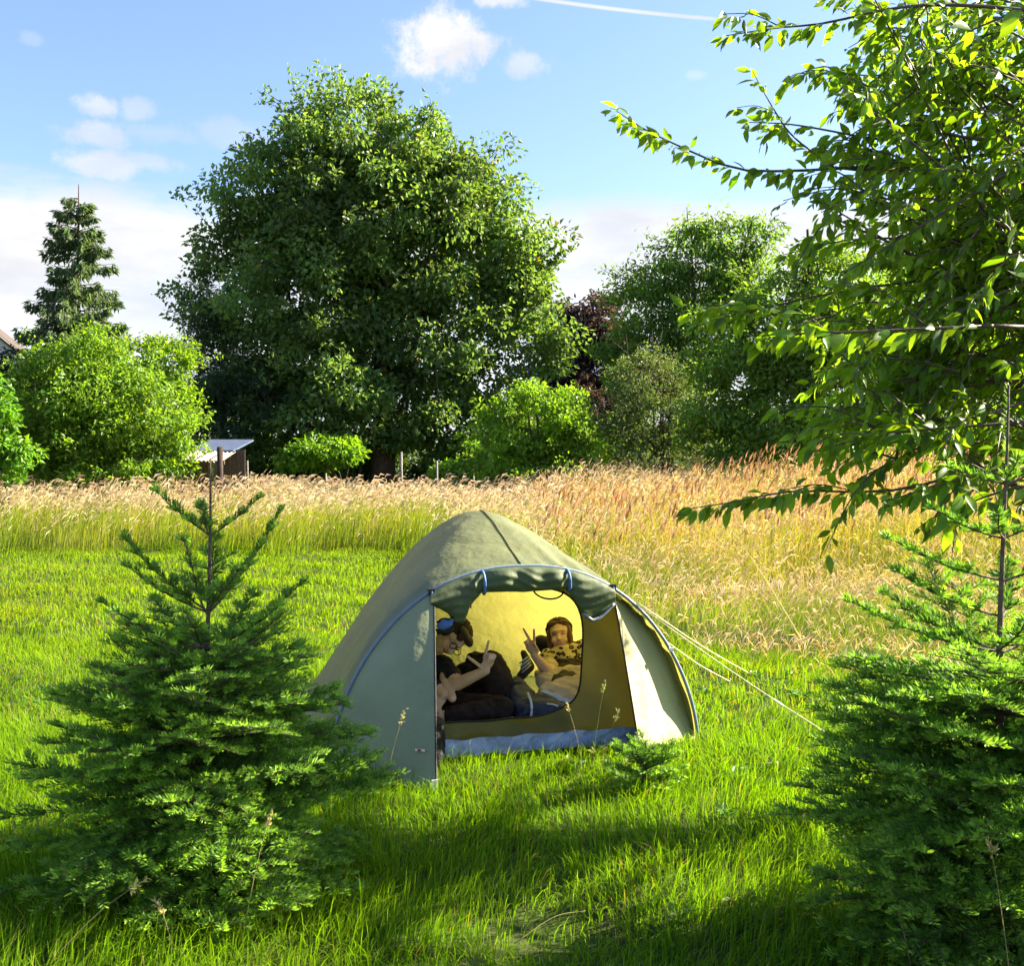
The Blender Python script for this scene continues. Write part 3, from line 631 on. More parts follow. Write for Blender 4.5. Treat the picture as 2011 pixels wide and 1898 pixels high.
def young_fir(label, base, whorls, leader, body, group='young firs in the meadow', seed=3, op=True):
    """whorls: (height, [(azimuth, length, pitch)...]) of the open top; body: list of (height, radius, count, pitch)"""
    random.seed(seed); rs = np.random.default_rng(seed)
    bz = float(terrain(*base)); root = empty('young_fir', (base[0], base[1], bz)); tag(root, label, 'fir', group)
    top = leader
    n = 12; z = np.linspace(-.03, top, n); c = np.stack([.012 * np.sin(z * 3 + seed), .01 * np.sin(z * 2.3), z], -1)
    mb = MB(); mb.add(*tube(c, np.interp(z, [0, top * .6, top], [.024, .009, .003]), 8)); link('trunk', mb.mesh('trunk', M_TWIG, True), root)
    acc = ([], [], []); k = int(n * .9); s0 = top * .86; fir_shoot(acc, np.array([c[-2][0], c[-2][1], s0]), np.array([0.01, 0, 1.]), np.array([0, 1., 0]), top - s0, .55, 420, .022, .0032)
    V = np.concatenate(acc[0]); me = np_mesh('leader', V, np.arange(len(V)).reshape(-1, 4), np.concatenate(acc[1]), False, M_NEEDLE); link('leader', me, root)
    def put(zz, az, L, pitch, roll=0.0, op=False):
        l0, me = pick_branch(L, op); o = link('branch', me, root); sc = L / l0
        p = np.array([np.interp(zz, z, c[:, i]) for i in range(3)])
        o.matrix_local = Matrix.Translation(p) @ Matrix.Rotation(az, 4, 'Z') @ Matrix.Rotation(-pitch, 4, 'Y') @ Matrix.Rotation(roll, 4, 'X') @ Matrix.Diagonal((sc, sc, sc, 1))
    for zz, br in whorls:
        for az, L, pt in br: put(zz, math.radians(az), L, math.radians(pt), rs.uniform(-.2, .2), op)
    for zz, R, cnt, pt in body:
        a0 = rs.uniform(0, 2 * PI)
        for q in range(cnt):
            az = a0 + 2 * PI * q / cnt + rs.normal(0, .18); put(zz + rs.uniform(-.02, .02), az, R * rs.uniform(.86, 1.1), math.radians(pt + rs.normal(0, 9)), rs.uniform(-.22, .22))
    return root
def body_rows(z0, z1, rad, n, cnt, p0, p1):
    zs = np.linspace(z0, z1, n); return [(zz, float(np.interp(zz, rad[0], rad[1])), cnt, float(np.interp(zz, [z0, z1], [p0, p1]))) for zz in zs]
FL = B(408, 4.15)
young_fir('bushy young fir whose thin leader rises towards the shed and side hides a tent flap', FL,
          [(1.40, [(188, .27, 33), (8, .24, 30), (120, .17, 40), (262, .16, 48)]), (1.285, [(12, .11, 22)]),
           (1.10, [(172, .46, 30), (20, .48, 44), (250, .34, 50), (100, .40, 35), (310, .30, 30), (205, .36, 22)]), (1.16, [(150, .16, 20)]),
           (.96, [(185, .44, 14), (140, .40, 14), (25, .46, 22), (330, .42, 16), (270, .36, 20), (75, .42, 14), (230, .42, 14)])], 1.70,
          body_rows(.13, .88, ([0.13, .25, .4, .55, .72, .88], [.70, .77, .74, .65, .54, .42]), 9, 13, -8, 12), seed=3)
FR = B(1972, 3.55)
young_fir('bushy young fir with a bare upper stem below the cherry branches', FR,
          [(1.60, [(182, .20, 12), (10, .2, 20), (260, .15, 30)]), (1.42, [(180, .26, 14), (240, .2, 20), (20, .22, 15)]), (1.28, [(176, .40, 10), (5, .4, 14)]), (1.16, [(190, .42, 12), (60, .4, 12)]),
           (1.04, [(178, .52, 8), (140, .42, 14), (20, .5, 14), (260, .30, 20)])], 1.93,
          body_rows(.06, .93, ([0.06, .2, .4, .6, .75, .93], [.60, .72, .72, .70, .64, .56]), 12, 12, -8, 12), seed=8)
young_fir('knee-high fir seedling in the grass at the tent entrance', B(1268, 5.45),
          [(.17, [(190, .20, 18), (20, .2, 20), (280, .18, 25), (100, .18, 18), (240, .2, 20), (330, .2, 15)]), (.10, [(170, .22, 8), (350, .22, 8), (260, .2, 10), (60, .2, 10), (215, .22, 12), (305, .22, 12)])], .27, [(.06, .2, 7, 4), (.13, .2, 8, 22), (.2, .13, 5, 35)], seed=12, op=False)

# ------------------------------------------------------------------ cherry tree
def cherry():
    rs = np.random.default_rng(77)
    base = np.array([3.7, 5.5, 0.0]); base[2] = float(terrain(base[0], base[1]))
    root = empty('cherry_tree', base); tag(root, 'cherry tree reaching in over the meadow with hanging glowing leaves', 'tree')
    wood = MB(); tr = bez([base - [0, 0, .1], base + [-.05, .05, 1.2], base + [.1, .1, 2.6], base + [0, .2, 4.6]], 12)
    wood.add(*tube(tr - base, np.linspace(.13, .04, 12), 9))
    LP, LA, LN, LS = [], [], [], []
    def leaves(c, a, b, step, size, spread=1.0):
        """hang leaves along curve c between fractions a and b"""
        seg = np.linalg.norm(np.diff(c, axis=0), axis=1).sum(); m = max(3, int(seg * (b - a) / step))
        t = np.linspace(a, b, m) + rs.normal(0, .3 / m, m); t = np.clip(t, 0, 1); s = np.linspace(0, 1, len(c))
        q = np.stack([np.interp(t, s, c[:, i]) for i in range(3)], -1); tg = norm(np.stack([np.interp(t, s, np.gradient(c[:, i])) for i in range(3)], -1))
        for r in range(2):
            sd = norm(np.cross(tg, [0, 0, 1.])) * rs.choice([-1, 1], m)[:, None]
            ax = tg * rs.uniform(.2, 1.0, (m, 1)) + sd * rs.uniform(.1, .9, (m, 1)) * spread + np.array([0, 0, -1.]) * rs.uniform(.0, 1.15, (m, 1)) + rs.normal(0, .28, (m, 3))
            ax = norm(ax); pet = .02 + .012 * rs.random((m, 1))
            LP.append(q + ax * pet * .8 + rs.normal(0, .006, (m, 3))); LA.append(ax)
            LN.append(sd * rs.uniform(.2, 1, (m, 1)) + np.array([0, 0, 1.]) * rs.uniform(.2, .9, (m, 1)) + rs.normal(0, .4, (m, 3))); LS.append(size * rs.uniform(.38, 1.18, m))
    def spray(pts, r0, step=.030, size=.10, a=.0, side=0, n=14):
        pts = np.array(pts); q0 = tr[np.abs(tr[:, 2] - (pts[0][2] - .35)).argmin()]; lm = bez([q0, (q0 + pts[0]) / 2 + [0, 0, .12], pts[0], pts[1]], 14)[:10]; wood.add(*tube(lm - base, np.linspace(.018, r0, 10), 5))
        c = bez(pts, n); wood.add(*tube(c - base, np.linspace(r0, .0022, n), 5)); leaves(c, a, 1.0, step, size)
        L = np.linalg.norm(c[-1] - c[0])
        for k in range(side):
            i = rs.integers(2, n - 3); d = norm(c[min(i + 2, n - 1)] - c[i]) ; d = norm(d + rs.normal(0, .55, 3)); l = L * rs.uniform(.15, .36)
            e = bez([c[i], c[i] + d * l * .5 + [0, 0, .02], c[i] + d * l + np.array([0, 0, -.06 * l])], 8); wood.add(*tube(e - base, np.linspace(r0 * .4, .002, 8), 4)); leaves(e, .1, 1, step, size)
    pl = lambda *a: [P(*q) for q in a]
    # sprays that stand out against sky and meadow
    spray(pl((2120, 30, 4.8), (1900, 10, 4.8), (1760, 15, 4.8), (1620, 45, 4.85), (1520, 55, 4.9), (1425, 70, 4.95)), .010, .026, .088, .1, 3)
    spray(pl((1980, 300, 5.4), (1720, 325, 5.5), (1560, 335, 5.5), (1440, 330, 5.55), (1320, 280, 5.6), (1260, 250, 5.6), (1208, 216, 5.65)), .010, .024, .085, .25, 0)
    spray(pl((1640, 330, 5.5), (1560, 270, 5.5), (1520, 215, 5.5), (1478, 140, 5.55)), .006, .040, .085, .1, 2)
    spray(pl((1700, 270, 5.3), (1560, 245, 5.3), (1470, 240, 5.35)), .006, .035, .085, .1, 1)
    spray(pl((1850, 260, 5.2), (1720, 180, 5.2), (1650, 140, 5.2), (1595, 150, 5.25)), .007, .030, .09, .1, 3)
    spray(pl((1950, 540, 5.3), (1780, 555, 5.5), (1640, 575, 5.5), (1500, 605, 5.5), (1395, 630, 5.5)), .009, .028, .100, .1, 1)
    spray(pl((1850, 470, 5.4), (1680, 470, 5.5), (1540, 500, 5.5)), .007, .03, .09, .2, 2)
    spray(pl((1950, 640, 4.4), (1720, 650, 4.4), (1580, 655, 4.4), (1480, 660, 4.4)), .008, .034, .108, .05, 1)
    spray(pl((2050, 740, 5.2), (1850, 765, 5.3), (1740, 770, 5.3), (1650, 790, 5.35)), .008, .034, .102, .1, 1)
    spray(pl((2100, 880, 5.0), (1900, 930, 5.0), (1740, 965, 5.0), (1560, 965, 5.0), (1450, 985, 5.0), (1352, 1000, 5.0)), .009, .030, .092, .1, 1)
    spray(pl((1960, 930, 4.9), (1880, 985, 4.9), (1800, 1040, 4.9)), .006, .032, .09, .1, 2)
    spray(pl((2000, 830, 4.7), (1760, 850, 4.7), (1620, 880, 4.7)), .008, .032, .098, .1, 3)
    spray(pl((2080, 560, 3.4), (2000, 500, 3.3), (1930, 560, 3.3)), .006, .045, .1, .1, 1)
    spray(pl((2050, 900, 4.6), (1930, 930, 4.6), (1820, 960, 4.6), (1740, 985, 4.6)), .008, .028, .098, .05, 4)
    spray(pl((2080, 950, 4.3), (1990, 960, 4.3), (1900, 990, 4.35), (1850, 1020, 4.4)), .007, .028, .098, .05, 4)
    spray(pl((1950, 420, 5.4), (1800, 330, 5.6), (1700, 300, 5.6), (1610, 290, 5.6)), .007, .028, .095, .1, 4)
    # a near twig at the top edge
    spray(pl((2100, -20, 2.7), (2000, 20, 2.7), (1905, 60, 2.7)), .005, .05, .105, .2, 0)
    # the body of the crown: limbs out of the trunk with side twigs
    for k in range(84):
        t = rs.uniform(.25, .95); s = np.array([np.interp(t, np.linspace(0, 1, 12), tr[:, i]) for i in range(3)])
        px = rs.uniform(1590, 1990); py = rs.uniform(-40, 960); lim = np.interp(py, [0, 300, 480, 620, 800, 930], [1660, 1570, 1560, 1590, 1620, 1640]); px = max(px, lim + rs.uniform(0, 60))
        e = P(px, py, rs.uniform(4.7, 5.9)); m_ = (s + e) / 2 + np.array([0, 0, .18]) + rs.normal(0, .22, 3)
        c = bez([s, m_, e], 16); wood.add(*tube(c - base, np.linspace(.015, .003, 16), 5)); leaves(c, .55, 1, .034, .084)
        for q in range(6):
            i = rs.integers(6, 15); d = norm(np.array([-.75, 0, -.05]) + rs.normal(0, 1, 3) * np.array([.5, .7, .28])); l = rs.uniform(.22, .6)
            g = bez([c[i], c[i] + d * l * .5 + [0, 0, .03], c[i] + d * l - np.array([0, 0, .05])], 7); wood.add(*tube(g - base, np.linspace(.006, .002, 7), 4)); leaves(g, .1, 1, .036, .082)
    # crown beyond the frame (it shades the foreground)
    for k in range(9):
        s = tr[rs.integers(3, 12)]; a = rs.uniform(0, 2 * PI); l = rs.uniform(.9, 2.2); e = s + np.array([math.cos(a) * l, math.sin(a) * l, rs.uniform(-.3, 1.0)])
        if e[0] / max(e[1], .1) < .50: continue
        c = bez([s, (s + e) / 2 + [0, 0, .15], e], 10); wood.add(*tube(c - base, np.linspace(.02, .003, 10), 5)); leaves(c, .3, 1, .045, .105)
        for q in range(7):
            i = rs.integers(3, 9); d = norm(rs.normal(0, 1, 3)); g = bez([c[i], c[i] + d * .2, c[i] + d * .45 - [0, 0, .05]], 6)
            if g[-1][0] / max(g[-1][1], .1) < .49: continue
            wood.add(*tube(g - base, np.linspace(.006, .002, 6), 4)); leaves(g, .1, 1, .045, .105)
    link('trunk', wood.mesh('trunk', M_CHERRYBARK, True), root)
    pos, ax, nr, sz = np.concatenate(LP), norm(np.concatenate(LA)), np.concatenate(LN), np.concatenate(LS)
    n = len(pos)
    # leaf shape: pointed oval, folded along the midrib and curving down to the tip
    prof = [(0, 0), (.18, .30), (.42, .48), (.68, .36), (.86, .15), (1, 0)]
    lv = [(0, 0, 0)]; 
    for x, w in prof[1:-1]:
        z = -.16 * x * x; lv += [(x, w * .44, z + w * .16), (x, 0, z), (x, -w * .44, z + w * .16)]
    lv.append((1, 0, -.19)); lv = np.array(lv)
    fq = []; 
    for i in range(3):
        a = 1 + 3 * i; fq += [[a, a + 1, a + 4, a + 3], [a + 1, a + 2, a + 5, a + 4]]
    ft = [[0, 2, 1], [0, 3, 2], [10, 11, 13], [11, 12, 13]]
    sd = norm(np.cross(ax, nr)); nz = np.cross(sd, ax)
    fr = np.stack([ax, sd, nz], -1)                                    # columns
    tone = rs.uniform(.5, 1.25, (n, 1)); hue = rs.normal(0, .08, (n, 1)); col = np.array([.125, .235, .022]) * tone * np.concatenate([1 + hue, np.ones((n, 1)), np.ones((n, 1))], 1)
    # the 300 leaves that show largest are parts of their own
    px = CX + pos[:, 0] / pos[:, 1] * FPX; py = CY - (pos[:, 2] - CAMZ) / pos[:, 1] * FPX
    inview = (px > 0) & (px < 2000) & (py > 0) & (py < 1890)
    show = np.where(inview, sz / pos[:, 1], 0) * np.where(py < 1060, 1, .5); big = np.argsort(-show)[:300]
    rest = np.ones(n, bool); rest[big] = False
    V = (np.einsum('nij,kj->nki', fr[rest], lv) * sz[rest][:, None, None] + (pos[rest] - base)[:, None]).reshape(-1, 3)
    o_ = np.arange(rest.sum())[:, None, None] * len(lv)
    link('crown', np_mesh('crown', V, [(o_ + np.array(fq)).reshape(-1, 4), (o_ + np.array(ft)).reshape(-1, 3)], np.repeat(col[rest], len(lv), 0), True, M_CHERRY), root)['kind'] = 'stuff'
    shades = [np_mesh('leaf', lv, [np.array(fq), np.array(ft)], np.array([.125, .235, .022]) * t_ * np.array([h_, 1, 1]), True, M_CHERRY) for t_ in (.55, .75, .95, 1.15) for h_ in (.92, 1.05)]
    for i in big:
        o = link('leaf', shades[rs.integers(0, len(shades))], root)
        M = np.eye(4); M[:3, :3] = fr[i] * sz[i]; M[:3, 3] = pos[i] - base; o.matrix_local = Matrix(M.tolist())
cherry()

# ------------------------------------------------------------------ tent
M_FLY = solid_mat('tent_fly', (.21, .235, .11), .5, .4, 3, .12, .55, trans=.36, tcol=(.43, .39, .075), bscale=14)
M_FLAP = solid_mat('tent_flap', (.245, .275, .15), .6, .3, 4, .12, .6, trans=.0, tcol=(.85, .80, .40), bscale=9)
M_FLAP_LIT = solid_mat('flap_sunlit_tint', (.44, .42, .22), .6, .3, 4, .08, .5, bscale=11)  # same flap cloth, with warm sunlight put into its paler yellow colour
M_ROLL = solid_mat('rolled_fabric', (.085, .115, .055), .6, .3, 6, .15, .25, trans=.12, tcol=(.2, .24, .06), bscale=18)
M_INNER = solid_mat('inner_tent', (.17, .155, .06), .7, .2, 5, .12, .35, trans=.3, tcol=(.42, .36, .08), bscale=10)
M_SHEET = solid_mat('groundsheet', (.26, .33, .46), .33, .6, 9, .3, 1.0, bscale=16)
M_SLEEVE = solid_mat('pole_sleeve', (.15, .20, .26), .45, .5, 20, .1, .2)
M_BLUETIE = solid_mat('blue_webbing', (.08, .17, .40), .6, .3, 60, .15, .2)
M_BLACK = solid_mat('black_webbing', (.012, .012, .014), .6, .3, 50, .2, .2)
M_ROPE = solid_mat('guy_rope', (.62, .54, .36), .7, .2, 200, .25, .3)
M_STEEL = solid_mat('steel_peg', (.45, .45, .46), .35, .5, 60, .15, 0, .9)
M_WHITE = solid_mat('white_cloth', (.75, .73, .70), .7, .3, 40, .06)
M_REDTAG = solid_mat('red_print', (.45, .09, .05), .7, .3, 40, .1)
tent = empty('tent', tent_w(0, 0, 0), TENT_A)
tag(tent, 'olive green dome tent with its porch open and glowing yellow inside', 'tent')
HW, HH = 1.13, 1.09
def hoop(s):
    s = np.asarray(s, float); return HW * s, HH * np.maximum(1 - np.abs(s) ** 2.3, 0) ** .62
def grid(nu, nv, f, name, mat, parent=tent, thick=.0):
    """surface from f(a,b) on the unit square"""
    a, b = np.meshgrid(np.linspace(0, 1, nu), np.linspace(0, 1, nv)); V = f(a.ravel(), b.ravel())
    i = np.arange(nv - 1)[:, None] * nu + np.arange(nu - 1)[None]
    F = np.stack([i, i + 1, i + nu + 1, i + nu], -1).reshape(-1, 4)
    o = link(name, np_mesh(name, V, F, None, True, mat), parent)
    return o
def fly_pt(s, v):
    k = np.clip(v / .95, 0, 1); kk = k * k * (3 - 2 * k)
    p = 2.3 + (1.8 - 2.3) * kk; q = .62 + (1.18 - .62) * kk
    r = np.clip((v - .95) / 1.3, 0, 1)
    h = HH + .30 * np.sin(k * PI / 2) ** 1.15; h = np.where(v > .95, 1.39 * np.maximum(1 - r ** 2.1, 0) ** .72, h)
    w = HW + .09 * kk - .20 * r ** 2
    z = h * np.maximum(1 - np.abs(s) ** p, 0) ** q
    # slack cloth: the panels between the poles pull in a little, with creases fanning from the peak
    ang = np.arctan2(s * w, v - .95); dist = np.hypot(s * w, v - .95)
    sag = -.022 * np.sin(k * PI) * (1 - np.abs(s)) * (np.abs(s) < 1)
    crease = .006 * np.sin(ang * 9 + 1.2 * np.sin(ang * 3)) * np.clip(dist * 2, 0, 1) * np.exp(-dist * .6)
    near = np.exp(-(v / .34) ** 2) * .017 * np.sin(s * 58 + 9 * v + 2 * np.sin(s * 9)) * np.clip(s * 2.5, 0, 1) + .004 * np.sin(s * 23 + v * 17) * np.sin(v * 9 - s * 5)
    return w * s, v, z + (sag + crease + near) * np.clip(z * 4, 0, 1)
def fly_f(a, b):
    ph = (a - .5) * PI; s = np.sin(ph) * .9995; v = 2.245 * b; u, v, z = fly_pt(s, v)
    return np.stack([u, v, z + .012], -1)
grid(181, 90, fly_f, 'fly_sheet', M_FLY)
# ridge seam and the two crossing pole lines, raised a few millimetres
def seam(name, su, vv, r, mat, lift=.004):
    u, v, z = fly_pt(np.asarray(su, float), np.asarray(vv, float)); mb = MB(); mb.add(*tube(np.stack([u, v, z + .012 + lift], -1), r, 5)); return link(name, mb.mesh(name, mat, True), tent)
t_ = np.linspace(0, 1, 24)
seam('ridge_seam', t_ * 0 + .0, .03 + .92 * t_, .0045, M_FLY)
# front hoop in its sleeve
ph = np.linspace(-PI / 2, PI / 2, 60); hu, hz = hoop(np.sin(ph)); mb = MB(); mb.add(*tube(np.stack([hu, hu * 0 - .004, hz + .012], -1), .011, 8)); link('pole_sleeve', mb.mesh('pole_sleeve', M_SLEEVE, True), tent)
# added dark strip standing in for the shaded band inside the hoop
def strip_f(a, b):
    ph = (a - .5) * PI; s = np.sin(ph) * .9995; u, v, z = fly_pt(s, .004 + .16 * b)
    return np.stack([u * .985, v, z * .985 + .004], -1)
grid(90, 5, strip_f, 'hoop_shade_strip', M_ROLL)
# porch flaps either side of the opening
def flap(sgn, s_top, foot, name, bulge=.05, back=0.0):
    su, sv = foot
    def f(a, b):
        # a: 0 at the hoop, 1 at the free edge; b: 0 ground, 1 top
        ss = np.sin(PI / 2 * (1 - b) + b * math.asin(s_top)) if True else 0
        u0, z0 = hoop(ss); tu, tz = hoop(np.array(s_top)); tu, tz = float(tu), float(tz)
        u0 = u0 * sgn
        bz_ = z0 / tz
        u1 = su + (tu * sgn - su) * bz_; v1 = sv * (1 - bz_) ** 1.0; z1 = z0
        u0 = u0 * (1 + .02 * back); u = u0 + (u1 - u0) * a; v = back * (1 - a) * np.clip(bz_ * 3 + .35, 0, 1) + v1 * a; z = z0 - back * .08 * bz_ * (1 - a)
        v = v - bulge * np.sin(a * PI) * np.sin(np.clip(bz_, 0, 1) * PI) + .006 * np.sin(a * 14 + bz_ * 5) * (1 - bz_)
        return np.stack([u, v - .004, z + .006], -1)
    o = grid(26, 40, f, name, M_FLAP if sgn < 0 else M_FLAP_LIT)
    return o, f
fl, flf = flap(-1, .47, (-.655, -.60), 'door_flap', .05)
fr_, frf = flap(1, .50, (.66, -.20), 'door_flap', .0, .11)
for f in (flf, frf):        # dark zip tape along the free edge
    b = np.linspace(0, 1, 30); e = f(b * 0 + 1, b); mb = MB(); mb.add(*tube(e + [0, -.002, 0], .0055, 5)); link('zip', mb.mesh('zip', M_BLACK, True), tent)
e = flf(np.array([1., 1.]), np.array([.0, .05])); mb = MB(); mb.add(*box(e[0] + [-.008, -.004, .03], (.035, .006, .055))); link('hem_tab', mb.mesh('hem_tab', M_WHITE), tent)
# little sewn-in label on the flap
q = flf(np.array([.80, .90]), np.array([.20, .20])); mid = q.mean(0) + np.array([-.004, -.012, 0]); dr = norm(q[1] - q[0]); ax = np.stack([dr, np.array([-dr[1], dr[0], 0]), np.array([0, 0, 1.])], -1)
mb = MB(); mb.add(*box(mid, (.055, .003, .012), ax)); lab = link('sewn_label', mb.mesh('sewn_label', M_WHITE), tent)
mb = MB(); mb.add(*box(mid + np.array([-.004, -.003, 0]), (.02, .003, .0125), ax)); link('print', mb.mesh('print', M_REDTAG), lab)
# inner tent wall with its D-shaped doorway
def inner():
    n = 88; an = np.linspace(0, 2 * PI, n, endpoint=False); cu, cz = -.18, .585
    ca, sa = np.cos(an), np.sin(an)
    hr = 1 / ((np.abs(ca) / .58) ** 4 + (np.abs(sa) / .39) ** 4) ** .25
    lo = np.zeros(n); hi = np.full(n, 2.5)
    for _ in range(40):
        m = (lo + hi) / 2; u, z = cu + ca * m, cz + sa * m; ins = (z > .078) & (np.abs(u) < HW * .95) & (z < .94 * hoop(u / HW / .95)[1]); lo = np.where(ins, m, lo); hi = np.where(ins, hi, m)
    hr = np.minimum(hr, lo * .95); V = []; K = 9
    for k in range(K):
        t = k / (K - 1); r = hr + (lo - hr) * t; u, z = cu + ca * r, cz + sa * r
        V.append(np.stack([u, .075 + .025 * np.sin(t * PI) * np.sin(an * 5 + 1) + .012 * np.sin(u * 21 + z * 13), z], -1))
    V = np.concatenate(V); i = np.arange(K - 1)[:, None] * n; j = np.arange(n)[None]; k = (j + 1) % n
    F = np.stack([i + j, i + k, i + n + k, i + n + j], -1).reshape(-1, 4)
    link('inner_wall', np_mesh('inner_wall', V, F, None, True, M_INNER), tent)
    e = np.concatenate([V[:n], V[:1]]); mb = MB(); mb.add(*tube(e + [0, -.003, 0], .006, 5)); link('zip', mb.mesh('zip', M_BLACK, True), tent)
inner()
def sheet_f(a, b):
    u = -1.0 + 2.0 * a; z = .088 * np.clip(1 - b * 1.0, 0, 1)
    v = -.045 * b + .05 + .012 * np.sin(u * 17 + 2 * np.sin(u * 6)) * np.sin(b * PI) + .008 * np.sin(u * 41 + b * 9)
    return np.stack([u, v, z + .012 + .005 * np.sin(u * 23)], -1)
gs = grid(90, 9, sheet_f, 'groundsheet', M_SHEET)
def floor_f(a, b):
    v = .09 + 2.1 * b; w = 1.02 - .25 * np.clip((v - 1) / 1.2, 0, 1) ** 2; u = (a - .5) * 2 * w
    return np.stack([u, v, .03 + .004 * np.sin(u * 11 + v * 7)], -1)
grid(24, 24, floor_f, 'floor_sheet', M_SHEET)
# door rolled and tied up under the hoop
LU = np.array([-.56, -.50, -.45, -.42, -.36, -.32, -.25, -.1, .0, .12, .27, .31, .36, .42, .47, .52, .565]); LZ = np.array([.885, .87, .84, .79, .78, .88, .955, .955, .95, .955, .96, .90, .82, .775, .79, .83, .87])
def roll_f(a, b):
    u = -.56 + 1.125 * a; z0 = hoop(u / HW)[1] + .010; z1 = np.interp(u, LU, LZ)
    ties = np.exp(-((u + .25) / .05) ** 2) + np.exp(-((u - .27) / .05) ** 2)
    ang = b * PI * 1.5; fold = .5 + .5 * np.cos(np.clip(ang, 0, PI)); z = z1 + (z0 - z1) * fold
    fat = (.050 - .028 * ties) * (1 + .18 * np.sin(u * 21 + 3 * np.sin(u * 7)))
    v = -.010 - fat * np.sin(np.clip(ang, 0, PI)) - .0045 * np.sin(z * 120 + 10 * u + 3.5 * np.sin(u * 8) + 2 * np.sin(u * 19)) * np.sin(b * PI)
    v = np.where(ang > PI, -.012 + .03 * (ang - PI), v); z = np.where(ang > PI, np.minimum(z1 + .07 * (ang - PI), z0 - .03), z)
    return np.stack([u, v, z], -1)
grid(150, 48, roll_f, 'rolled_door', M_ROLL)
for u in (-.25, .27):
    z0 = float(hoop(u / HW)[1]); an = np.linspace(-.3, PI + .5, 12); zc, zr = (z0 + .955) / 2, (z0 - .955) / 2 + .01
    mb = MB(); mb.add(*tube(np.stack([u + an * .004, -.008 - .05 * np.sin(an), zc + zr * np.cos(an)], -1), .009, 6)); link('tie', mb.mesh('tie', M_BLUETIE, True), tent)
for u in (-.55, .56):
    z0 = float(hoop(u / HW)[1]); mb = MB(); mb.add(*tube(np.array([[u, -.02, z0 + .02], [u + .004, -.028, z0 - .02], [u + .006 * np.sign(u), -.03, z0 - .07]]), [.012, .011, .007], 6)); link('tie', mb.mesh('tie', M_BLUETIE, True), tent)
    mb = MB(); mb.add(*box((u, -.012, z0 + .012), (.034, .04, .035), None)); link('buckle', mb.mesh('buckle', M_BLACK), tent)
b = np.linspace(.36, .565, 14); mb = MB(); mb.add(*tube(np.stack([b, b * 0 - .05 + .02 * (b - .36) / .2, np.interp(b, LU, LZ) - .004], -1), .011, 6)); link('hem', mb.mesh('hem', M_SLEEVE, True), tent)
an = np.linspace(0, PI, 14); mb = MB(); mb.add(*tube(np.stack([.17 - .095 * np.cos(an), an * 0 + .03, .955 - .055 * np.sin(an) + .01 * np.cos(an)], -1), .0055, 5)); link('pull_loop', mb.mesh('pull_loop', M_BLACK, True), tent)
mb = MB(); mb.add(*tube(np.array([[-.315, .0, .90], [-.314, -.004, .865]]), .004, 5)); link('toggle', mb.mesh('toggle', M_BLACK), tent)
for u in (.935,):
    z0 = float(hoop(u / HW)[1]); mb = MB(); mb.add(*box((u + .01, -.02, z0), (.028, .012, .022))); link('hoop_clip', mb.mesh('hoop_clip', M_WHITE), tent)
# guy lines with their pegs
Rt = rotz(-TENT_A)
def loc(w): return Rt @ (np.asarray(w) - tent_w(0, 0, 0))
def guy(a, bpx, r=.0035, sag=.02):
    end = np.array(bpx); p = bez([a, (a + end) / 2 - [0, 0, sag], end], 10); mb = MB(); mb.add(*tube(np.array([loc(q) for q in p]), r, 5)); g = link('guy_line', mb.mesh('guy_line', M_ROPE, True), tent)
    mb = MB(); dr = norm(end - a); e2 = end + np.array([dr[0] * .03, dr[1] * .03, -.10]); mb.add(*tube(np.array([loc(end - [dr[0] * .02, dr[1] * .02, -.03]), loc(end), loc(e2)]), [.005, .004, .003], 5)); link('peg', mb.mesh('peg', M_STEEL, True), tent)
    mid = a * .35 + end * .65 - np.array([0, 0, sag * .85]); mb = MB(); mb.add(*tube(np.array([loc(mid - dr * .035), loc(mid + dr * .035)]), .006, 5)); link('line_slider', mb.mesh('line_slider', M_WHITE), g)
def G(px, py):
    d = CAMZ * FPX / (py - CY); return np.array([(px - CX) / FPX * d, d, .02])
hp = lambda s, v=0.0: tent_w(float(hoop(s)[0]), v, float(hoop(s)[1]) + .02)
guy(hp(.62), G(1690, 1490)); guy(hp(.80, .05), G(1435, 1345))
guy(hp(-.60), G(575, 1310)); guy(hp(.62) + np.array([.02, .02, 0]), G(1475, 1330))

# ------------------------------------------------------------------ people in the tent
M_SKIN = solid_mat('skin', (.62, .40, .30), .5, .35, 25, .10, .08)
M_LIP = solid_mat('lip', (.36, .10, .08), .45, .4, 40, .1)
M_HAIRD = solid_mat('dark_brown_hair', (.035, .018, .012), .5, .5, 60, .5, .8, stretch=(1, 1, 6))
M_HAIRB = solid_mat('chestnut_hair', (.11, .040, .018), .5, .5, 60, .5, .8, stretch=(6, 1, 1))
M_TEE = solid_mat('black_tshirt', (.014, .015, .022), .8, .2, 14, .4, .4)
M_TROUSER = solid_mat('dark_trousers', (.026, .017, .016), .85, .2, 14, .4, .5)
M_NAVY = solid_mat('navy_fabric', (.016, .026, .055), .55, .4, 10, .4, .6)
M_BEIGE = solid_mat('beige_blanket', (.50, .40, .25), .85, .2, 9, .2, .7)
M_PALE = solid_mat('pale_lining', (.50, .54, .62), .7, .3, 9, .15, .6)
M_EYE = solid_mat('eye_dark', (.02, .014, .012), .2, .6, 20, .2)
M_TEETH = solid_mat('teeth', (.75, .70, .60), .3, .5, 20, .05)
M_JACKET = solid_mat('dark_jacket', (.035, .024, .020), .7, .3, 12, .4, .5)
M_GLASS = solid_mat('glasses_frame', (.02, .02, .022), .3, .6, 20, .1)
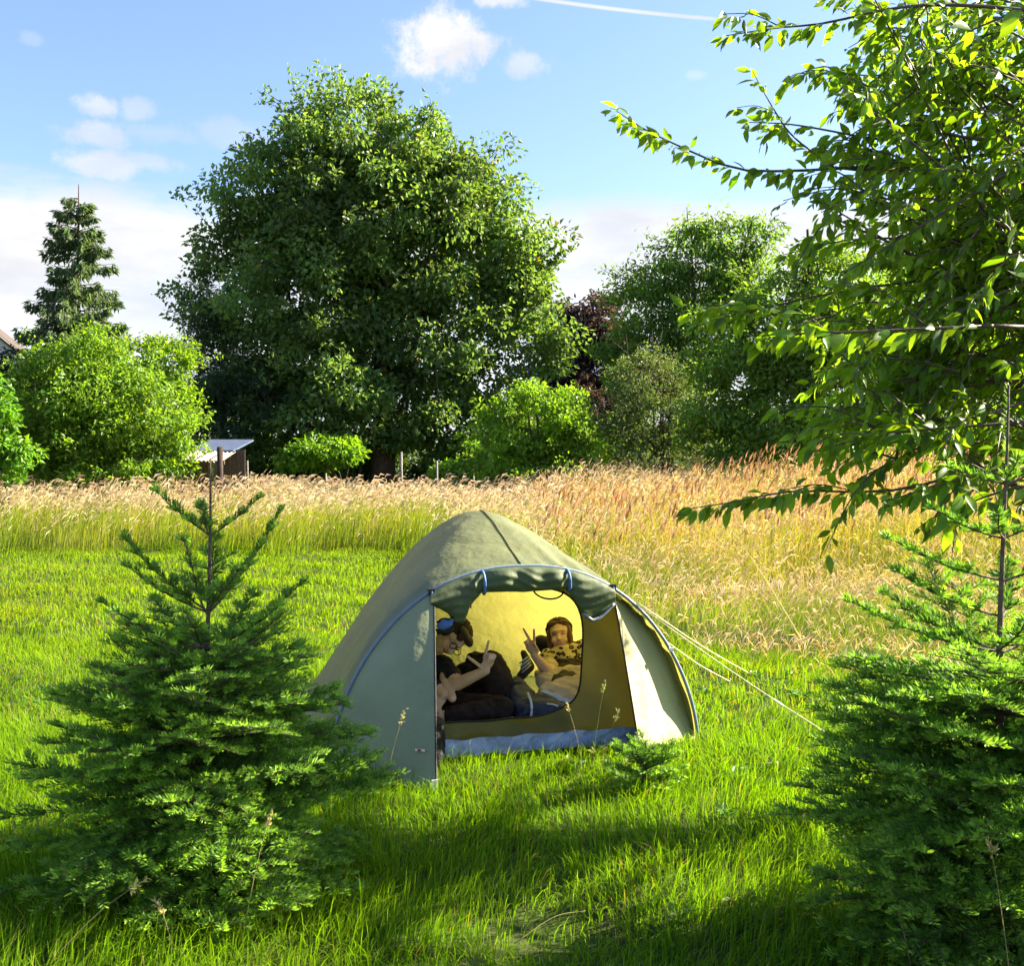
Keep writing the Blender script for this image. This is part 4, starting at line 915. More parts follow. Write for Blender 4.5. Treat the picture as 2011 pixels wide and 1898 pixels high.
def leopard_mat():
    m, nt, N, L = new_mat('leopard_print'); out = N.new('ShaderNodeOutputMaterial'); pb = N.new('ShaderNodeBsdfPrincipled'); pb.inputs['Roughness'].default_value = .8
    tc = N.new('ShaderNodeTexCoord'); vo = N.new('ShaderNodeTexVoronoi'); vo.inputs['Scale'].default_value = 30
    nz = N.new('ShaderNodeTexNoise'); nz.inputs['Scale'].default_value = 40; mx = N.new('ShaderNodeMix'); mx.data_type = 'RGBA'; mx.inputs['Factor'].default_value = .02
    L.new(tc.outputs['Object'], mx.inputs['A']); L.new(nz.outputs['Color'], mx.inputs['B']); L.new(tc.outputs['Object'], nz.inputs['Vector']); L.new(mx.outputs['Result'], vo.inputs['Vector'])
    rp = N.new('ShaderNodeValToRGB'); rp.color_ramp.interpolation = 'CONSTANT'; e = rp.color_ramp.elements; e[0].position = 0; e[0].color = (.24, .15, .05, 1); e[1].position = .22; e[1].color = (.01, .008, .006, 1)
    x = e.new(.46); x.color = (.62, .50, .20, 1); L.new(vo.outputs['Distance'], rp.inputs[0]); L.new(rp.outputs[0], pb.inputs['Base Color']); L.new(pb.outputs[0], out.inputs[0]); return m
M_LEOPARD = leopard_mat()
ICO = None
def ico(sub=2):
    bm = bmesh.new(); bmesh.ops.create_icosphere(bm, subdivisions=sub, radius=1.0); v = np.array([x.co[:] for x in bm.verts]); bm.free(); return v
ICOV = ico(2)
def remesh_obj(name, prims, mats, voxel=.007, parent=None, smooth=4, origin=None):
    """prims: ('cap', p0, r0, p1, r1, mat) tapered capsules or ('ell', centre, (a,b,c axes rows scaled), mat); fused into one skin"""
    bm = bmesh.new(); origin = np.zeros(3) if origin is None else np.asarray(origin)
    for p in prims:
        if p[0] == 'cap':
            pts = np.concatenate([np.asarray(p[1]) + ICOV * p[2], np.asarray(p[3]) + ICOV * p[4]])
        else:
            pts = np.asarray(p[1]) + ICOV @ np.asarray(p[2])
        vs = [bm.verts.new(tuple(q - origin)) for q in pts]
        r = bmesh.ops.convex_hull(bm, input=vs)
        dele = [g for g in r['geom_interior'] if isinstance(g, bmesh.types.BMVert)]
        if dele: bmesh.ops.delete(bm, geom=list(set(dele)), context='VERTS')
    me = bpy.data.meshes.new(name); bm.to_mesh(me); bm.free()
    o = bpy.data.objects.new('tmp', me); COL.objects.link(o)
    md = o.modifiers.new('r', 'REMESH'); md.mode = 'VOXEL'; md.voxel_size = voxel
    ms = o.modifiers.new('s', 'SMOOTH'); ms.factor = .5; ms.iterations = smooth
    dg = bpy.context.evaluated_depsgraph_get(); dg.update()
    out = bpy.data.meshes.new_from_object(o.evaluated_get(dg)); bpy.data.objects.remove(o)
    out.name = name; nf = len(out.polygons); c = np.empty(nf * 3, np.float32); out.polygons.foreach_get('center', c); c = c.reshape(-1, 3) + origin
    best = np.full(nf, 1e9); mi = np.zeros(nf, np.int32)
    for p in prims:
        if p[0] == 'cap':
            a, b = np.asarray(p[1]), np.asarray(p[3]); ab = b - a; t = np.clip(((c - a) @ ab) / max(ab @ ab, 1e-9), 0, 1); d = np.linalg.norm(c - a - t[:, None] * ab, axis=1) - (p[2] + (p[4] - p[2]) * t); m = p[5]
        else:
            A = np.asarray(p[2]); ln = np.linalg.norm(A, axis=1); q = (c - np.asarray(p[1])) @ (A / ln[:, None]).T / ln; k = np.linalg.norm(q, axis=1); d = (k - 1) * ln.min() * 1.0; m = p[3]
        w = d < best; best = np.where(w, d, best); mi = np.where(w, m, mi)
    # creases in cloth (not in skin)
    cloth = [i for i, m in enumerate(mats) if m.name not in ('skin', 'lip', 'eye_dark', 'teeth') and 'hair' not in m.name]
    if cloth and nf > 2500:
        nv = len(out.vertices); co = np.empty(nv * 3, np.float32); no = np.empty(nv * 3, np.float32); out.vertices.foreach_get('co', co); out.vertices.foreach_get('normal', no)
        co = co.reshape(-1, 3).astype(float); no = no.reshape(-1, 3); w_ = co + origin; msk = np.zeros(nv); lv_ = np.empty(len(out.loops), np.int32); out.loops.foreach_get('vertex_index', lv_)
        lt = np.empty(nf, np.int32); out.polygons.foreach_get('loop_total', lt); msk[lv_] = np.repeat(np.isin(mi, cloth), lt)
        a_ = vnoise(w_[:, 0] + .6 * w_[:, 1], w_[:, 2] + .4 * w_[:, 1], .05, 3); b_ = vnoise(w_[:, 0] - w_[:, 2], w_[:, 1] * 1.3 + w_[:, 2] * .5, .028, 4)
        dsp = (.5 - np.abs(2 * a_ - 1)) * .014 + (.5 - np.abs(2 * b_ - 1)) * .006
        out.vertices.foreach_set('co', (co + no * (dsp * msk)[:, None]).astype(np.float32).ravel())
    out.materials.clear()
    for m in mats: out.materials.append(m)
    out.polygons.foreach_set('material_index', mi); out.polygons.foreach_set('use_smooth', np.ones(nf, bool))
    ob = link(name, out, parent)
    if parent is None: ob.location = origin
    return ob
def frame(up, face):
    up = norm(np.array(up, float)); f = np.array(face, float); f = norm(f - up * (f @ up)); side = np.cross(f, up)
    return side, f, up          # person's own right-to-left axis, facing, crown
def head_prims(c, sd, f, up, s, m=0, lip=None):
    e = lambda o, a, mm=m: ('ell', c + s * (o[0] * sd + o[1] * f + o[2] * up), np.stack([sd * a[0] * s, f * a[1] * s, up * a[2] * s]), mm)
    pr = [e((0, -.010, .025), (.074, .092, .085)), e((0, .022, -.035), (.058, .062, .070)), e((0, .040, -.085), (.030, .034, .026)),
          e((0, .088, -.018), (.012, .018, .024)), e((0, .102, -.032), (.015, .013, .011)),
          e((.032, .060, -.035), (.026, .024, .026)), e((-.032, .060, -.035), (.026, .024, .026)),
          e((0, .072, .028), (.050, .018, .012)), e((.074, -.01, -.005), (.010, .018, .028)), e((-.074, -.01, -.005), (.010, .018, .028))]
    return pr
def small(name, prims, mat, parent, voxel=.004, origin=None):
    return remesh_obj(name, prims, [mat], voxel, parent, 2, origin)
def hand(pr, wrist, palm_dir, side, normal, s, pose, m=0):
    """palm plus five fingers; pose gives for thumb..little a list of joint bends and spread"""
    pd, sdv, nv = norm(palm_dir), norm(side), norm(normal)
    pc = wrist + pd * .045 * s
    pr.append(('ell', pc, np.stack([sdv * .040 * s, nv * .017 * s, pd * .050 * s]), m))
    for (off, base, lens, bend, spread, r) in pose:
        p = wrist + pd * base * s + sdv * off * s; d = norm(pd + sdv * spread); a = 0.0
        for k, l in enumerate(lens):
            a += bend[k]; dd = norm(d * math.cos(a) + nv * math.sin(a)); q = p + dd * l * s
            pr.append(('cap', p, r * s * (1 - .08 * k), q, r * s * (.92 - .08 * k), m)); p = q
S_, C_ = (.046, .028, .022), (1.1, 1.4, .8)
def two_up(sp_a, sp_b, thumb_out=False):
    st = (.04, .05, .05)
    return [(-.030, .085, S_, st, sp_a, .0102), (-.010, .092, (.050, .030, .023), st, sp_b, .0105), (.012, .088, (.046, .026, .02), C_, .1, .0085), (.030, .080, (.036, .02, .018), C_, .22, .0075),
            (-.036, .030, (.040, .030, .024), (.35, .35, .3) if not thumb_out else (.1, .05, .05), .2 if not thumb_out else -1.2, .0098)]
def point_up():
    st = (.04, .05, .05)
    return [(-.028, .085, (.05, .032, .024), st, .0, .0108), (-.010, .092, (.050, .030, .023), C_, .0, .0095), (.012, .088, (.046, .026, .02), C_, .1, .0085), (.030, .080, (.036, .02, .018), C_, .2, .0075),
            (-.036, .030, (.046, .034, .026), (.1, .05, .05), -1.15, .0115)]
def relaxed():
    return [(-.030, .085, S_, (.5, .5, .3), -.1, .0085), (-.010, .092, (.050, .030, .023), (.5, .5, .3), 0, .0088), (.012, .088, (.046, .026, .02), (.55, .5, .3), .08, .0085), (.030, .080, (.036, .02, .018), (.6, .5, .3), .18, .0075), (-.036, .03, (.04, .03, .024), (.3, .3, .2), -.7, .0098)]

def strands(body, hc, sd, f, up, s, o0, mat, n, rad, length, seed, fringe):
    """loose locks lying over the hair, from the crown outward and down"""
    rs = np.random.default_rng(seed); mb = MB(); R = np.array([.091, .094, .086])
    for k in range(n):
        a = rs.uniform(0, 2 * PI); L = length * rs.uniform(.6, 1.1); th = np.linspace(.15 + rs.uniform(0, .4), .15 + L, 8); a2 = a + rs.normal(0, .25) * np.linspace(0, 1, 8)
        x = np.sin(th) * np.sin(a2); y = np.sin(th) * np.cos(a2); z = np.cos(th)
        lim = np.where(y > .35, np.maximum(z, fringe), z); ok = ~((y > .3) & (z < fringe))
        if ok.sum() < 4: continue
        q = hc + s * ((x * R[0] * 1.02)[:, None] * sd + (y * R[1] - .028)[:, None] * f + (z * R[2] + .048)[:, None] * up) + rs.normal(0, .0022, (8, 3)); q = q[:ok.sum()] if ok[0] else q
        mb.add(*tube(q - o0, np.linspace(rad, rad * .3, len(q)), 4))
    o = link('hair_locks', mb.mesh('hair_locks', mat, True), body); o['kind'] = 'stuff'
def person_leaning():
    # sits cross-legged, head tipped over sideways towards the middle of the doorway
    hc = P(887, 1254, 6.72); sd, f, up = frame((.90, -.05, .42), (.30, -.82, -.58))
    neck0 = P(845, 1287, 6.82); pr = []
    pr += head_prims(hc, sd, f, up, 1.04)
    pr.append(('cap', hc - up * .055 - f * .012, .052, neck0, .058, 0))
    sh_r = P(872, 1312, 6.72); sh_l = P(790, 1330, 6.9); hip = P(835, 1395, 6.95)
    pr += [('cap', P(838, 1300, 6.86), .10, P(830, 1350, 6.92), .155, 1), ('cap', P(830, 1350, 6.92), .155, hip, .16, 1), ('cap', P(840, 1302, 6.85), .085, sh_r, .068, 1), ('cap', P(840, 1305, 6.88), .085, sh_l, .068, 1)]
    el = P(898, 1344, 6.52); slv = sh_r + (el - sh_r) * .62
    pr += [('cap', sh_r, .066, slv, .058, 1), ('cap', sh_r, .046, el, .043, 0)]
    wr = P(954, 1318, 6.42); pr.append(('cap', el, .043, wr, .028, 0))
    hand(pr, wr, P(962, 1286, 6.40) - wr, np.array([1., .1, .15]), np.array([.1, -1, .0]), 1.05, point_up())
    e2 = P(856, 1352, 6.55); w2 = P(888, 1372, 6.45)
    pr += [('cap', sh_l, .065, e2, .05, 1), ('cap', e2, .042, P(872, 1366, 6.48), .034, 0), ('cap', P(872, 1330, 6.6), .03, w2, .028, 0)]
    hand(pr, P(872, 1366, 6.48), np.array([-.25, -.15, -.35]), np.array([1., 0, -.2]), np.array([0, -1, .1]), .95, relaxed())
    # raised knee, and the other leg folded flat in front
    kn = P(962, 1304, 6.78); pr += [('cap', hip, .12, P(905, 1345, 6.9), .115, 2), ('cap', P(905, 1345, 6.9), .115, kn, .088, 2), ('cap', kn, .088, P(975, 1340, 6.74), .105, 2), ('cap', P(975, 1340, 6.74), .105, P(985, 1400, 6.7), .072, 2)]
    pr += [('cap', P(935, 1300, 6.85), .07, P(945, 1370, 6.85), .10, 2)]
    k2 = P(985, 1392, 6.48); pr += [('cap', hip, .11, P(900, 1390, 6.68), .10, 2), ('cap', P(900, 1390, 6.68), .095, k2, .075, 2), ('cap', k2, .07, P(885, 1406, 6.44), .052, 2), ('cap', P(885, 1406, 6.44), .04, P(862, 1408, 6.43), .030, 0), ('cap', P(866, 1411, 6.43), .026, P(858, 1398, 6.45), .018, 0)]
    o0 = hip.copy(); o0[2] = .03
    body = remesh_obj('person', pr, [M_SKIN, M_TEE, M_TROUSER], .0065, None, 3, o0)
    tag(body, 'dark-haired person in black with glasses leaning sideways and raising a finger inside the tent', 'person')
    s = 1.04
    hp_ = lambda o, a: ('ell', hc + s * (o[0] * sd + o[1] * f + o[2] * up), np.stack([sd * a[0] * s, f * a[1] * s, up * a[2] * s]), 0)
    def rel(ob): ob.location = -Vector(0 * o0); return ob
    hair = [hp_((0, -.028, .048), (.088, .092, .082)), hp_((0, -.060, .0), (.080, .060, .085)), hp_((.030, .040, .088), (.052, .050, .030)), hp_((-.030, .040, .088), (.05, .05, .030)), hp_((.062, -.02, .01), (.026, .05, .06)), hp_((-.062, -.02, .01), (.026, .05, .06)), hp_((.045, .074, .062), (.03, .016, .024))]
    small('hair', hair, M_HAIRD, body, .006, o0)
    strands(body, hc, sd, f, up, s, o0, M_HAIRD, 130, .0042, 1.7, 5, .35)
    mth = [hp_((x * .022, .083 - .010 * x * x, -.062 + .006 * x * x), (.008, .006, .005)) for x in (-1, -.5, 0, .5, 1)]; small('mouth', mth, M_LIP, body, .0035, o0)
    for q in (-1, 1): small('eye', [hp_((q * .031, .076, .006), (.012, .006, .005))], M_EYE, body, .003, o0)
    mb = MB(); an = np.linspace(0, 2 * PI, 15)
    for q in (-1, 1):
        c = hc + s * (q * .033 * sd + .096 * f + .004 * up); mb.add(*tube(c + s * (np.cos(an)[:, None] * .026 * sd + np.sin(an)[:, None] * .020 * up) - o0, .0026, 5))
        mb.add(*tube(np.array([c + s * q * .026 * sd, hc + s * (q * .084 * sd - .01 * f + .006 * up)]) - o0, .0024, 5))
    mb.add(*tube(np.array([hc + s * (x * .008 * sd + .103 * f + .008 * up) for x in (-1, 0, 1)]) - o0, .0024, 5)); link('glasses', mb.mesh('glasses', M_GLASS, True), body)
    return body
person_leaning()

def person_lying():
    hc = P(1099, 1250, 7.30); sd, f, up = frame((-.10, .28, .95), (-.12, -.95, .12)); pr = head_prims(hc, sd, f, up, .98)
    s = .98; ch = P(1112, 1298, 7.38)
    pr += [('cap', hc - up * .07 - f * .02, .048, P(1106, 1284, 7.38), .055, 0), ('cap', P(1075, 1300, 7.36), .075, P(1140, 1298, 7.42), .08, 1), ('cap', ch, .12, P(1120, 1335, 7.12), .13, 1), ('cap', P(1120, 1335, 7.12), .13, P(1105, 1362, 6.80), .12, 1)]
    el = P(1078, 1322, 6.92); wr = P(1049, 1287, 6.86); sh = P(1072, 1302, 7.30)
    pr += [('cap', sh, .062, P(1080, 1316, 7.02), .058, 2), ('cap', P(1080, 1316, 7.02), .05, el, .044, 0), ('cap', el, .042, wr, .027, 0)]
    hand(pr, wr, P(1035, 1250, 6.83) - wr, np.array([-1, .1, .0]), np.array([.05, -1, .05]), 1.02, two_up(-.30, .16))
    o0 = P(1120, 1380, 7.1); o0[2] = .03
    body = remesh_obj('person', pr, [M_SKIN, M_JACKET, M_BEIGE], .0065, None, 3, o0)
    tag(body, 'smiling person with chestnut hair lying back and showing two fingers inside the tent', 'person')
    hp_ = lambda o, a: ('ell', hc + s * (o[0] * sd + o[1] * f + o[2] * up), np.stack([sd * a[0] * s, f * a[1] * s, up * a[2] * s]), 0)
    hair = [hp_((0, -.030, .045), (.088, .086, .080)), hp_((.068, .0, -.02), (.026, .045, .085)), hp_((-.068, .0, -.02), (.026, .045, .085)), hp_((.036, .036, .086), (.046, .034, .022)), hp_((-.036, .036, .086), (.046, .034, .022)), hp_((0, -.06, -.03), (.08, .05, .10)), hp_((.06, .03, -.075), (.02, .03, .04))]
    small('hair', hair, M_HAIRB, body, .006, o0)
    strands(body, hc, sd, f, up, s, o0, M_HAIRB, 130, .0042, 2.0, 6, .42)
    small('mouth', [hp_((x * .028, .086 - .014 * x * x, -.062 + .016 * x * x), (.009, .006, .0062)) for x in (-1, -.5, 0, .5, 1)], M_LIP, body, .0035, o0)
    small('teeth', [hp_((x * .016, .0895 - .010 * x * x, -.0605 + .010 * x * x), (.007, .004, .0028)) for x in (-1, 0, 1)], M_TEETH, body, .003, o0)
    for q in (-1, 1):
        small('eye', [hp_((q * .031 + x * .010, .077 - .003 * x * x, .006 - .004 * x * x), (.006, .005, .003)) for x in (-1, 0, 1)], M_EYE, body, .0028, o0)
        small('eyebrow', [hp_((q * .031 + x * .012, .080, .024 - .003 * x * x), (.008, .004, .003)) for x in (-1, 0, 1)], M_HAIRB, body, .003, o0)
    return body
person_lying()

def soft(name, label, cat, prims, mats, voxel=.012, origin=None, group=None, smooth=5):
    o = remesh_obj(name, prims, mats, voxel, None, smooth, origin); tag(o, label, cat, group); return o
c = lambda a, r, b, q, m=0: ('cap', P(*a), r, P(*b), q, m)
soft('scarf', 'leopard-print scarf wrapped round the neck of the smiling person', 'scarf', [c((1075, 1285, 7.26), .035, (1105, 1283, 7.20), .045), c((1105, 1283, 7.20), .045, (1150, 1272, 7.22), .055), c((1112, 1292, 7.18), .045, (1150, 1290, 7.22), .05), c((1062, 1294, 7.26), .03, (1082, 1292, 7.20), .035)], [M_LEOPARD], .009, P(1105, 1283, 7.2))
soft('sleeping_bag', 'beige sleeping bag with a pale lining over the smiling person', 'sleeping bag',
     [c((1068, 1340, 6.85), .055, (1110, 1330, 6.95), .075), c((1110, 1330, 6.95), .075, (1165, 1332, 7.0), .09), c((1075, 1360, 6.68), .06, (1120, 1372, 6.62), .065), c((1120, 1362, 6.70), .07, (1170, 1356, 6.75), .09),
      c((1125, 1385, 6.58), .045, (1160, 1372, 6.6), .07, 1), c((1068, 1366, 6.62), .03, (1122, 1388, 6.56), .035, 1), c((1095, 1352, 6.72), .06, (1150, 1345, 6.8), .07), c((1060, 1325, 6.95), .035, (1080, 1345, 6.8), .04), c((1098, 1318, 7.02), .03, (1118, 1345, 6.78), .03)], [M_BEIGE, M_PALE], .011, P(1120, 1400, 6.7))
nb = soft('duffel_bag', 'dark navy bag with a white stripe behind the tent doorway sill', 'bag',
     [c((1020, 1375, 6.62), .085, (1035, 1400, 6.5), .085), c((1045, 1395, 6.5), .075, (1110, 1402, 6.48), .055), c((1015, 1345, 6.75), .05, (1030, 1370, 6.65), .07), c((1060, 1380, 6.55), .06, (1100, 1395, 6.52), .05), c((1105, 1402, 6.52), .045, (1125, 1404, 6.54), .04)], [M_NAVY], .011, P(1040, 1420, 6.5))
mb = MB(); q_ = np.array([P(1036, 1362, 6.515), P(1043, 1380, 6.43), P(1044, 1398, 6.405), P(1041, 1414, 6.41)]) - P(1040, 1420, 6.5); mb.add(*tube(bez(q_, 10), .009, 6)); link('stripe', mb.mesh('stripe', M_PALE, True), nb)
mb = MB(); q_ = np.array([P(1074, 1383, 6.45), P(1085, 1384, 6.44), P(1096, 1388, 6.44)]) - P(1040, 1420, 6.5); mb.add(*tube(bez(q_, 6), .006, 6)); link('stripe', mb.mesh('stripe', M_PALE, True), nb)
soft('pillow', 'black pillow behind the head of the smiling person', 'pillow', [c((1062, 1262, 7.50), .055, (1085, 1275, 7.5), .075), c((1085, 1275, 7.5), .075, (1135, 1285, 7.56), .09)], [M_BLACK], .012, P(1090, 1290, 7.5))
st = soft('striped_cloth', 'black and grey striped cloth beside the raised arm', 'cloth', [c((1028, 1283, 7.05), .022, (1040, 1310, 7.0), .035), c((1040, 1310, 7.0), .035, (1022, 1330, 6.95), .03), c((1034, 1300, 7.0), .03, (1028, 1325, 6.95), .03)], [M_JACKET], .008, P(1030, 1335, 6.97))
for k in range(4):
    a = P(1020 + k * 1.5, 1312 + k * 6 - 8, 6.925); b_ = P(1040 + k, 1296 + k * 6 - 8, 6.94); mb = MB(); mb.add(*tube(np.array([a, (a + b_) / 2 + [0, -.004, .0], b_]) - P(1030, 1335, 6.97), .0055, 5)); link('stripe', mb.mesh('stripe', M_PALE, True), st)

# ------------------------------------------------------------------ small things by the tent
bo = G(862, 1500); bo[2] = .0
bt = soft('boot', 'black leather boot standing in the porch by the door flap', 'boot', [('cap', bo + [-.02, .06, .04], .042, bo + [-.01, -.10, .035], .036, 0), ('cap', bo + [-.02, .07, .05], .046, bo + [-.02, .075, .20], .050, 0), ('cap', bo + [-.01, -.10, .035], .036, bo + [0, -.13, .03], .03, 0)], [M_BLACK], .007, bo)
mb = MB(); mb.add(*tube(np.array([[-.02, .10, .012], [-.018, .0, .012], [-.01, -.12, .012], [-.002, -.16, .014]]), [.046, .045, .042, .03], 8)); link('sole', mb.mesh('sole', M_TROUSER, True), bt)
pc = P(873, 1228, 6.10)
po = soft('hanging_pouch', 'small blue pouch hanging on black straps under the rolled-up door', 'pouch', [('ell', pc, np.array([[.048, .008, .012], [0, .02, 0], [-.008, 0, .030]]), 0), ('cap', pc + [.03, 0, .0], .016, pc + [.045, 0, .03], .010, 0)], [M_BLUETIE], .005, pc)
def pouch_strap(pts, r):
    mb = MB(); mb.add(*tube(bez(np.array(pts), 10), r, 6)); link('strap', mb.mesh('strap', M_BLACK, True), po)
pouch_strap([(-.05, 0, -.005), (-.085, 0, .0), (-.098, 0, -.015)], .007); pouch_strap([(-.055, -.005, -.025), (-.02, -.018, -.036), (.03, -.018, -.034), (.05, -.006, -.015)], .008)
pouch_strap([(.045, 0, .03), (.05, .0, .06), (.045, .01, .10)], .006); pouch_strap([(-.045, 0, .012), (-.01, 0, .035), (.03, 0, .032)], .006)
# ------------------------------------------------------------------ garden edge: fence, shed, houses
M_CONC = solid_mat('weathered_post', (.20, .18, .15), .9, .2, 20, .3, .4)
M_WIRE = solid_mat('galvanised_wire', (.16, .18, .17), .5, .4, 50, .2, 0, .5)
M_DARKWOOD = solid_mat('dark_wood', (.04, .03, .024), .85, .2, 12, .4, .4, stretch=(4, 4, .5))
M_PLANK = solid_mat('shed_plank', (.10, .072, .05), .85, .2, 12, .35, .4, stretch=(4, 4, .5))
M_ROOFBLUE = solid_mat('blue_grey_sheet_roof', (.075, .10, .17), .5, .4, 6, .2, .2)
M_CORR = solid_mat('corrugated_roof', (.60, .48, .40), .5, .4, 5, .22, .1, trans=.3, tcol=(.6, .4, .3))
M_TILE = solid_mat('roof_tiles', (.085, .065, .052), .8, .3, 8, .3, .8, bscale=40)
M_RENDER = solid_mat('white_render', (.72, .70, .66), .9, .2, 3, .06, .1)
M_SOFFIT = solid_mat('brown_bargeboard', (.10, .09, .08), .7, .3, 10, .3, .2)
M_WINGLASS = solid_mat('window_glass', (.03, .04, .05), .08, .7, 3, .2)
def fence():
    d = 26.6; x0, x1 = B(400, d)[0], B(960, d)[0]; zt = lambda x: float(terrain(x, d)); root = empty('wire_fence', ((x0 + x1) / 2, d, zt((x0 + x1) / 2))); bx = np.array(root.location)
    tag(root, 'chain-link fence on thin posts in front of the oak', 'fence')
    for px, top, r, mt in ((432, 878, .075, M_DARKWOOD), (486, 905, .022, M_CONC), (640, 930, .022, M_CONC), (788, 888, .030, M_CONC), (858, 905, .026, M_CONC), (930, 935, .022, M_CONC)):
        p = P(px, top, d); mb = MB(); z0 = zt(p[0]) - .2; mb.add(*tube(np.array([[p[0], d, z0], [p[0] + .01, d, (z0 + p[2]) / 2], [p[0], d, p[2]]]) - bx, r, 7)); link('post', mb.mesh('post', mt, True), root)
    mb = MB(); H = 1.15; cell = .11; nx = int((x1 - x0) / cell)
    for k in range(-int(H / cell), nx):
        for sg in (1, -1):
            a = x0 + k * cell; b_ = a + H
            xa, xb = max(a, x0), min(b_, x1)
            if xb <= xa: continue
            za, zb = (xa - a), (xb - a)
            if sg < 0: za, zb = H - za, H - zb
            mb.add(*tube(np.array([[xa, d - .03, zt(xa) + za], [xb, d - .03, zt(xb) + zb]]) - bx, .003, 3, False))
    mesh_o = link('wire_mesh', mb.mesh('wire_mesh', M_WIRE), root); mesh_o['kind'] = 'stuff'
    for h in (.05, .6, H): 
        mb = MB(); xs = np.linspace(x0, x1, 12); mb.add(*tube(np.stack([xs, xs * 0 + d - .035, terrain(xs, xs * 0 + d) + h], -1) - bx, .0035, 4)); link('tension_wire', mb.mesh('tension_wire', M_WIRE), root)
fence()
def shed():
    d = 28.6; c0 = P(415, 945, d); bz = float(terrain(c0[0], d)); root = empty('garden_shed', (c0[0], d, bz)); tag(root, 'low wooden shed with a blue-grey roof and a pale corrugated lean-to', 'shed'); b0 = np.array(root.location)
    s = d / FPX; zz = lambda py: CAMZ - (py - CY) * s - bz; xx = lambda px: (px - 415) * s
    for k in range(7):
        x = xx(368) + (k + .5) * .2; mb = MB(); mb.add(*box((x, .6, (zz(882)) / 2), (.188, .03, zz(882)))); link('plank', mb.mesh('plank', M_PLANK), root)
    mb = MB(); a = np.array([[xx(362), .3, zz(884)], [xx(452), .3, zz(884)], [xx(452), 2.6, zz(856)], [xx(362), 2.6, zz(856)]]); V = np.concatenate([a, a - [0, 0, .05]]); F = np.array([[0, 1, 2, 3], [7, 6, 5, 4], [0, 4, 5, 1], [1, 5, 6, 2], [2, 6, 7, 3], [3, 7, 4, 0]]); mb.add(V, [F]); link('roof', mb.mesh('roof', M_ROOFBLUE), root)
    for k in range(3):     # three corrugated sheets of the lean-to
        xa, xb = xx(378 + 27 * k) + .01, xx(378 + 27 * (k + 1)) - .01; n = 25; xs = np.linspace(xa, xb, n); w = .018 * np.sin(xs * 2 * PI / .11)
        V = np.concatenate([np.stack([xs, xs * 0 + .28, zz(884) + w - .03 * k], -1), np.stack([xs, xs * 0 - 1.15, zz(905) + w - .03 * k], -1)]); i = np.arange(n - 1); F = np.stack([i, i + 1, i + n + 1, i + n], -1); V2 = V - [0, 0, .006]
        mb = MB(); mb.add(V, [F]); mb.add(V2, [F[:, ::-1].copy()]); link('roof_sheet', mb.mesh('roof_sheet', M_CORR, True), root)
    for px in (384, 446): mb = MB(); mb.add(*box((xx(px), -1.05, zz(908) / 2), (.09, .09, zz(908)))); link('post', mb.mesh('post', M_PLANK), root)
    mb = MB(); mb.add(*box((xx(421), -1.06, zz(910)), (xx(462) - xx(380), .06, .10))); link('eaves_board', mb.mesh('eaves_board', M_PLANK), root)
shed()
def gable_house(name, label, px, d, w, dep, eave, ridge, rz, wall, roofm, chimney=True):
    x = (px - CX) / FPX * d; bz = float(terrain(x, d)); root = empty(name, (x, d, bz), rz); tag(root, label, 'house')
    mb = MB(); mb.add(*box((0, 0, eave / 2), (w, dep, eave))); V = np.array([[-w / 2, -dep / 2, eave], [w / 2, -dep / 2, eave], [0, -dep / 2, ridge], [-w / 2, dep / 2, eave], [w / 2, dep / 2, eave], [0, dep / 2, ridge]])
    mb.add(V, [np.array([[0, 1, 2], [5, 4, 3]])]); link('wall', mb.mesh('wall', wall), root)
    for sg in (-1, 1):
        o = .55; sl = (ridge - eave) / (w / 2); a = np.array([[0, -dep / 2 - .4, ridge + .06], [sg * (w / 2 + o), -dep / 2 - .4, eave - o * sl + .06], [sg * (w / 2 + o), dep / 2 + .4, eave - o * sl + .06], [0, dep / 2 + .4, ridge + .06]])
        V = np.concatenate([a, a + [0, 0, .16]]); F = np.array([[0, 1, 2, 3], [7, 6, 5, 4], [0, 4, 5, 1], [1, 5, 6, 2], [2, 6, 7, 3], [3, 7, 4, 0]]); mb = MB(); mb.add(V, [F]); rf = link('roof', mb.mesh('roof', roofm), root)
        bm_ = MB(); q = np.array([a[0] + [0, -.03, .02], a[1] + [0, -.03, .02]]); bm_.add(*tube(q, .09, 4)); link('bargeboard', bm_.mesh('bargeboard', M_SOFFIT), rf)
    for sx in (-.25, .25):
        mb = MB(); mb.add(*box((sx * w, -dep / 2 - .02, eave * .55), (1.1, .08, 1.3))); f = link('window', mb.mesh('window', M_RENDER), root); mb = MB(); mb.add(*box((sx * w, -dep / 2 - .07, eave * .55), (.95, .03, 1.15))); link('pane', mb.mesh('pane', M_WINGLASS), f)
    return root
gable_house('house', 'white house with a brown tiled gable roof at the picture edge beyond the bushes', -70, 60, 8.0, 9, 7.3, 10.6, 0.25, M_RENDER, M_TILE)
gable_house('outbuilding', 'low dark-roofed building glimpsed below the purple tree', 1100, 58, 7.5, 5, 5.2, 6.9, PI / 2, M_DARKWOOD, M_ROOFBLUE)

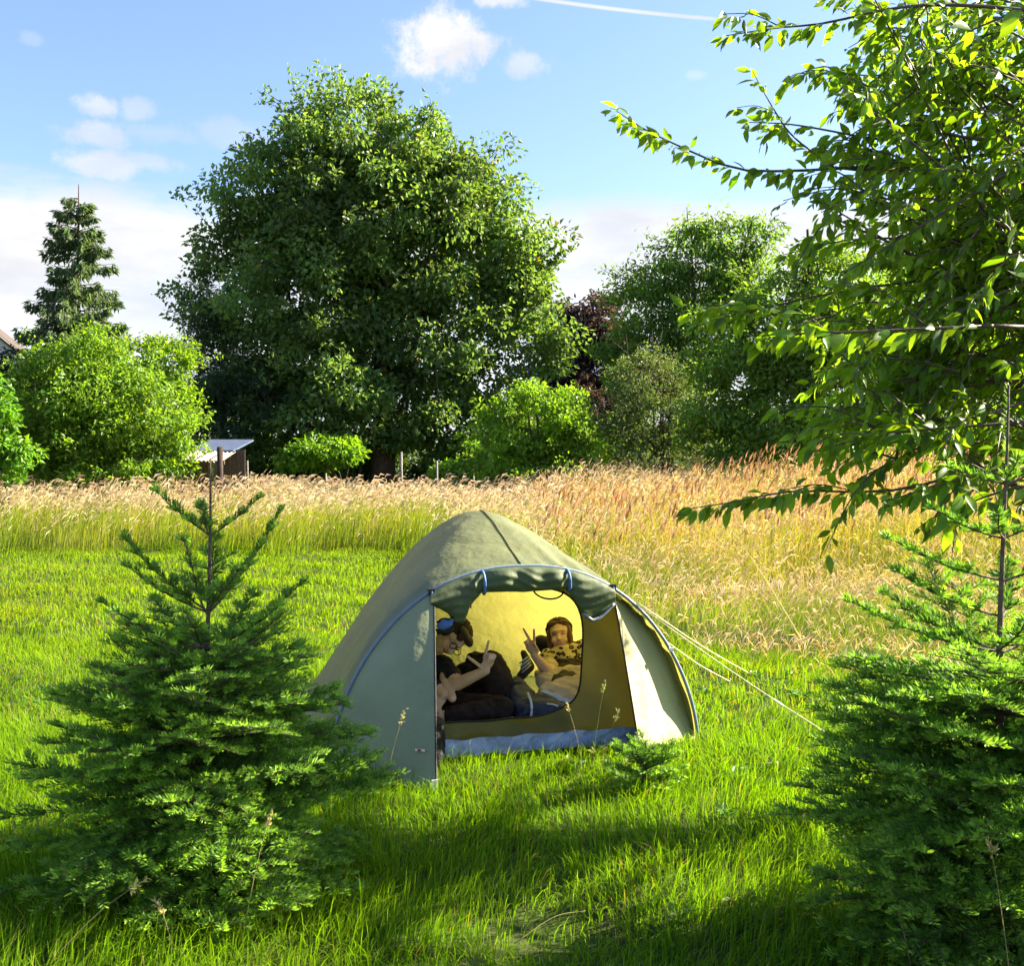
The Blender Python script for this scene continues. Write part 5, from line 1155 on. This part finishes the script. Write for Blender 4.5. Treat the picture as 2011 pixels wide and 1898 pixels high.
# ------------------------------------------------------------------ single stalks that stand out
def stalk(label, px, py, d, tip, name='grass_stalk', col=(.40, .36, .17), head=.07, r=.0017, group='single tall stalks'):
    b0 = P(px, py, d); b0[2] = float(terrain(b0[0], d)); t = P(*tip); root = empty(name, b0); tag(root, label, 'stalk', group)
    c_ = bez([b0, b0 * .45 + t * .55 + np.array([0, 0, .03]), t], 10); mb = MB(); mb.add(*tube(c_ - b0, np.linspace(r, r * .5, 10), 5), col); link('stem', mb.mesh('stem', M_DRY, True), root)
    if head:
        dr = norm(c_[-1] - c_[-3]); n = 26; tt = RNG.random(n); q = t - dr * head * (1 - tt)[:, None] + RNG.normal(0, .004, (n, 3)) - b0; ax = dr + RNG.normal(0, .55, (n, 3)); ln = RNG.uniform(.012, .026, n)
        V, F, C = leaf_quads(q, ax, rand_dir(n), ln, ln * .35, np.tile(np.array(col) * 1.2, (n, 1))); link('seed_head', np_mesh('seed_head', V, F, C, False, M_DRY), root)
stalk('pale dry stalk crossing low before the fir that overlaps the tent', 60, 1890, 3.35, (290, 1725, 3.5))
stalk('bent pale stalk standing under the fir that overlaps the tent', 345, 1880, 3.5, (305, 1770, 3.5), head=.06)
stalk('thin straight stalk before the middle of the fir that overlaps the tent', 470, 1860, 3.6, (530, 1600, 3.6), head=.05)
stalk('slender stalk leaning against the tent doorway beside the fir seedling', 1150, 1515, 5.75, (1114, 1385, 5.85), head=.05)
stalk('tall green-headed stalk in front of the inner tent wall', 1160, 1515, 5.8, (1188, 1340, 5.9), col=(.25, .30, .10))
stalk('second leaning stalk in front of the inner tent wall', 1175, 1520, 5.7, (1215, 1395, 5.8), col=(.3, .32, .12), head=.08)
stalk('drooping stalk beside the tent flap at the fir branches', 745, 1560, 5.2, (795, 1395, 5.25), col=(.34, .34, .13), head=.08)
stalk('pale short stalk before the fir below the cherry', 1800, 1898, 3.3, (1745, 1730, 3.35), head=.04)
stalk('long pale stalk bending across the fir below the cherry', 2000, 1850, 3.0, (1945, 1655, 3.0), head=.04)
stalk('long pale stick leaning in the tall grass beyond the guy lines', 1585, 1190, 10.2, (1440, 1045, 11.0), name='leaning_stick', col=(.5, .46, .25), head=0, r=.007)
stalk('dry bent stalk lying over the bare patch of soil', 1010, 1840, 3.75, (1150, 1790, 3.9), head=0)
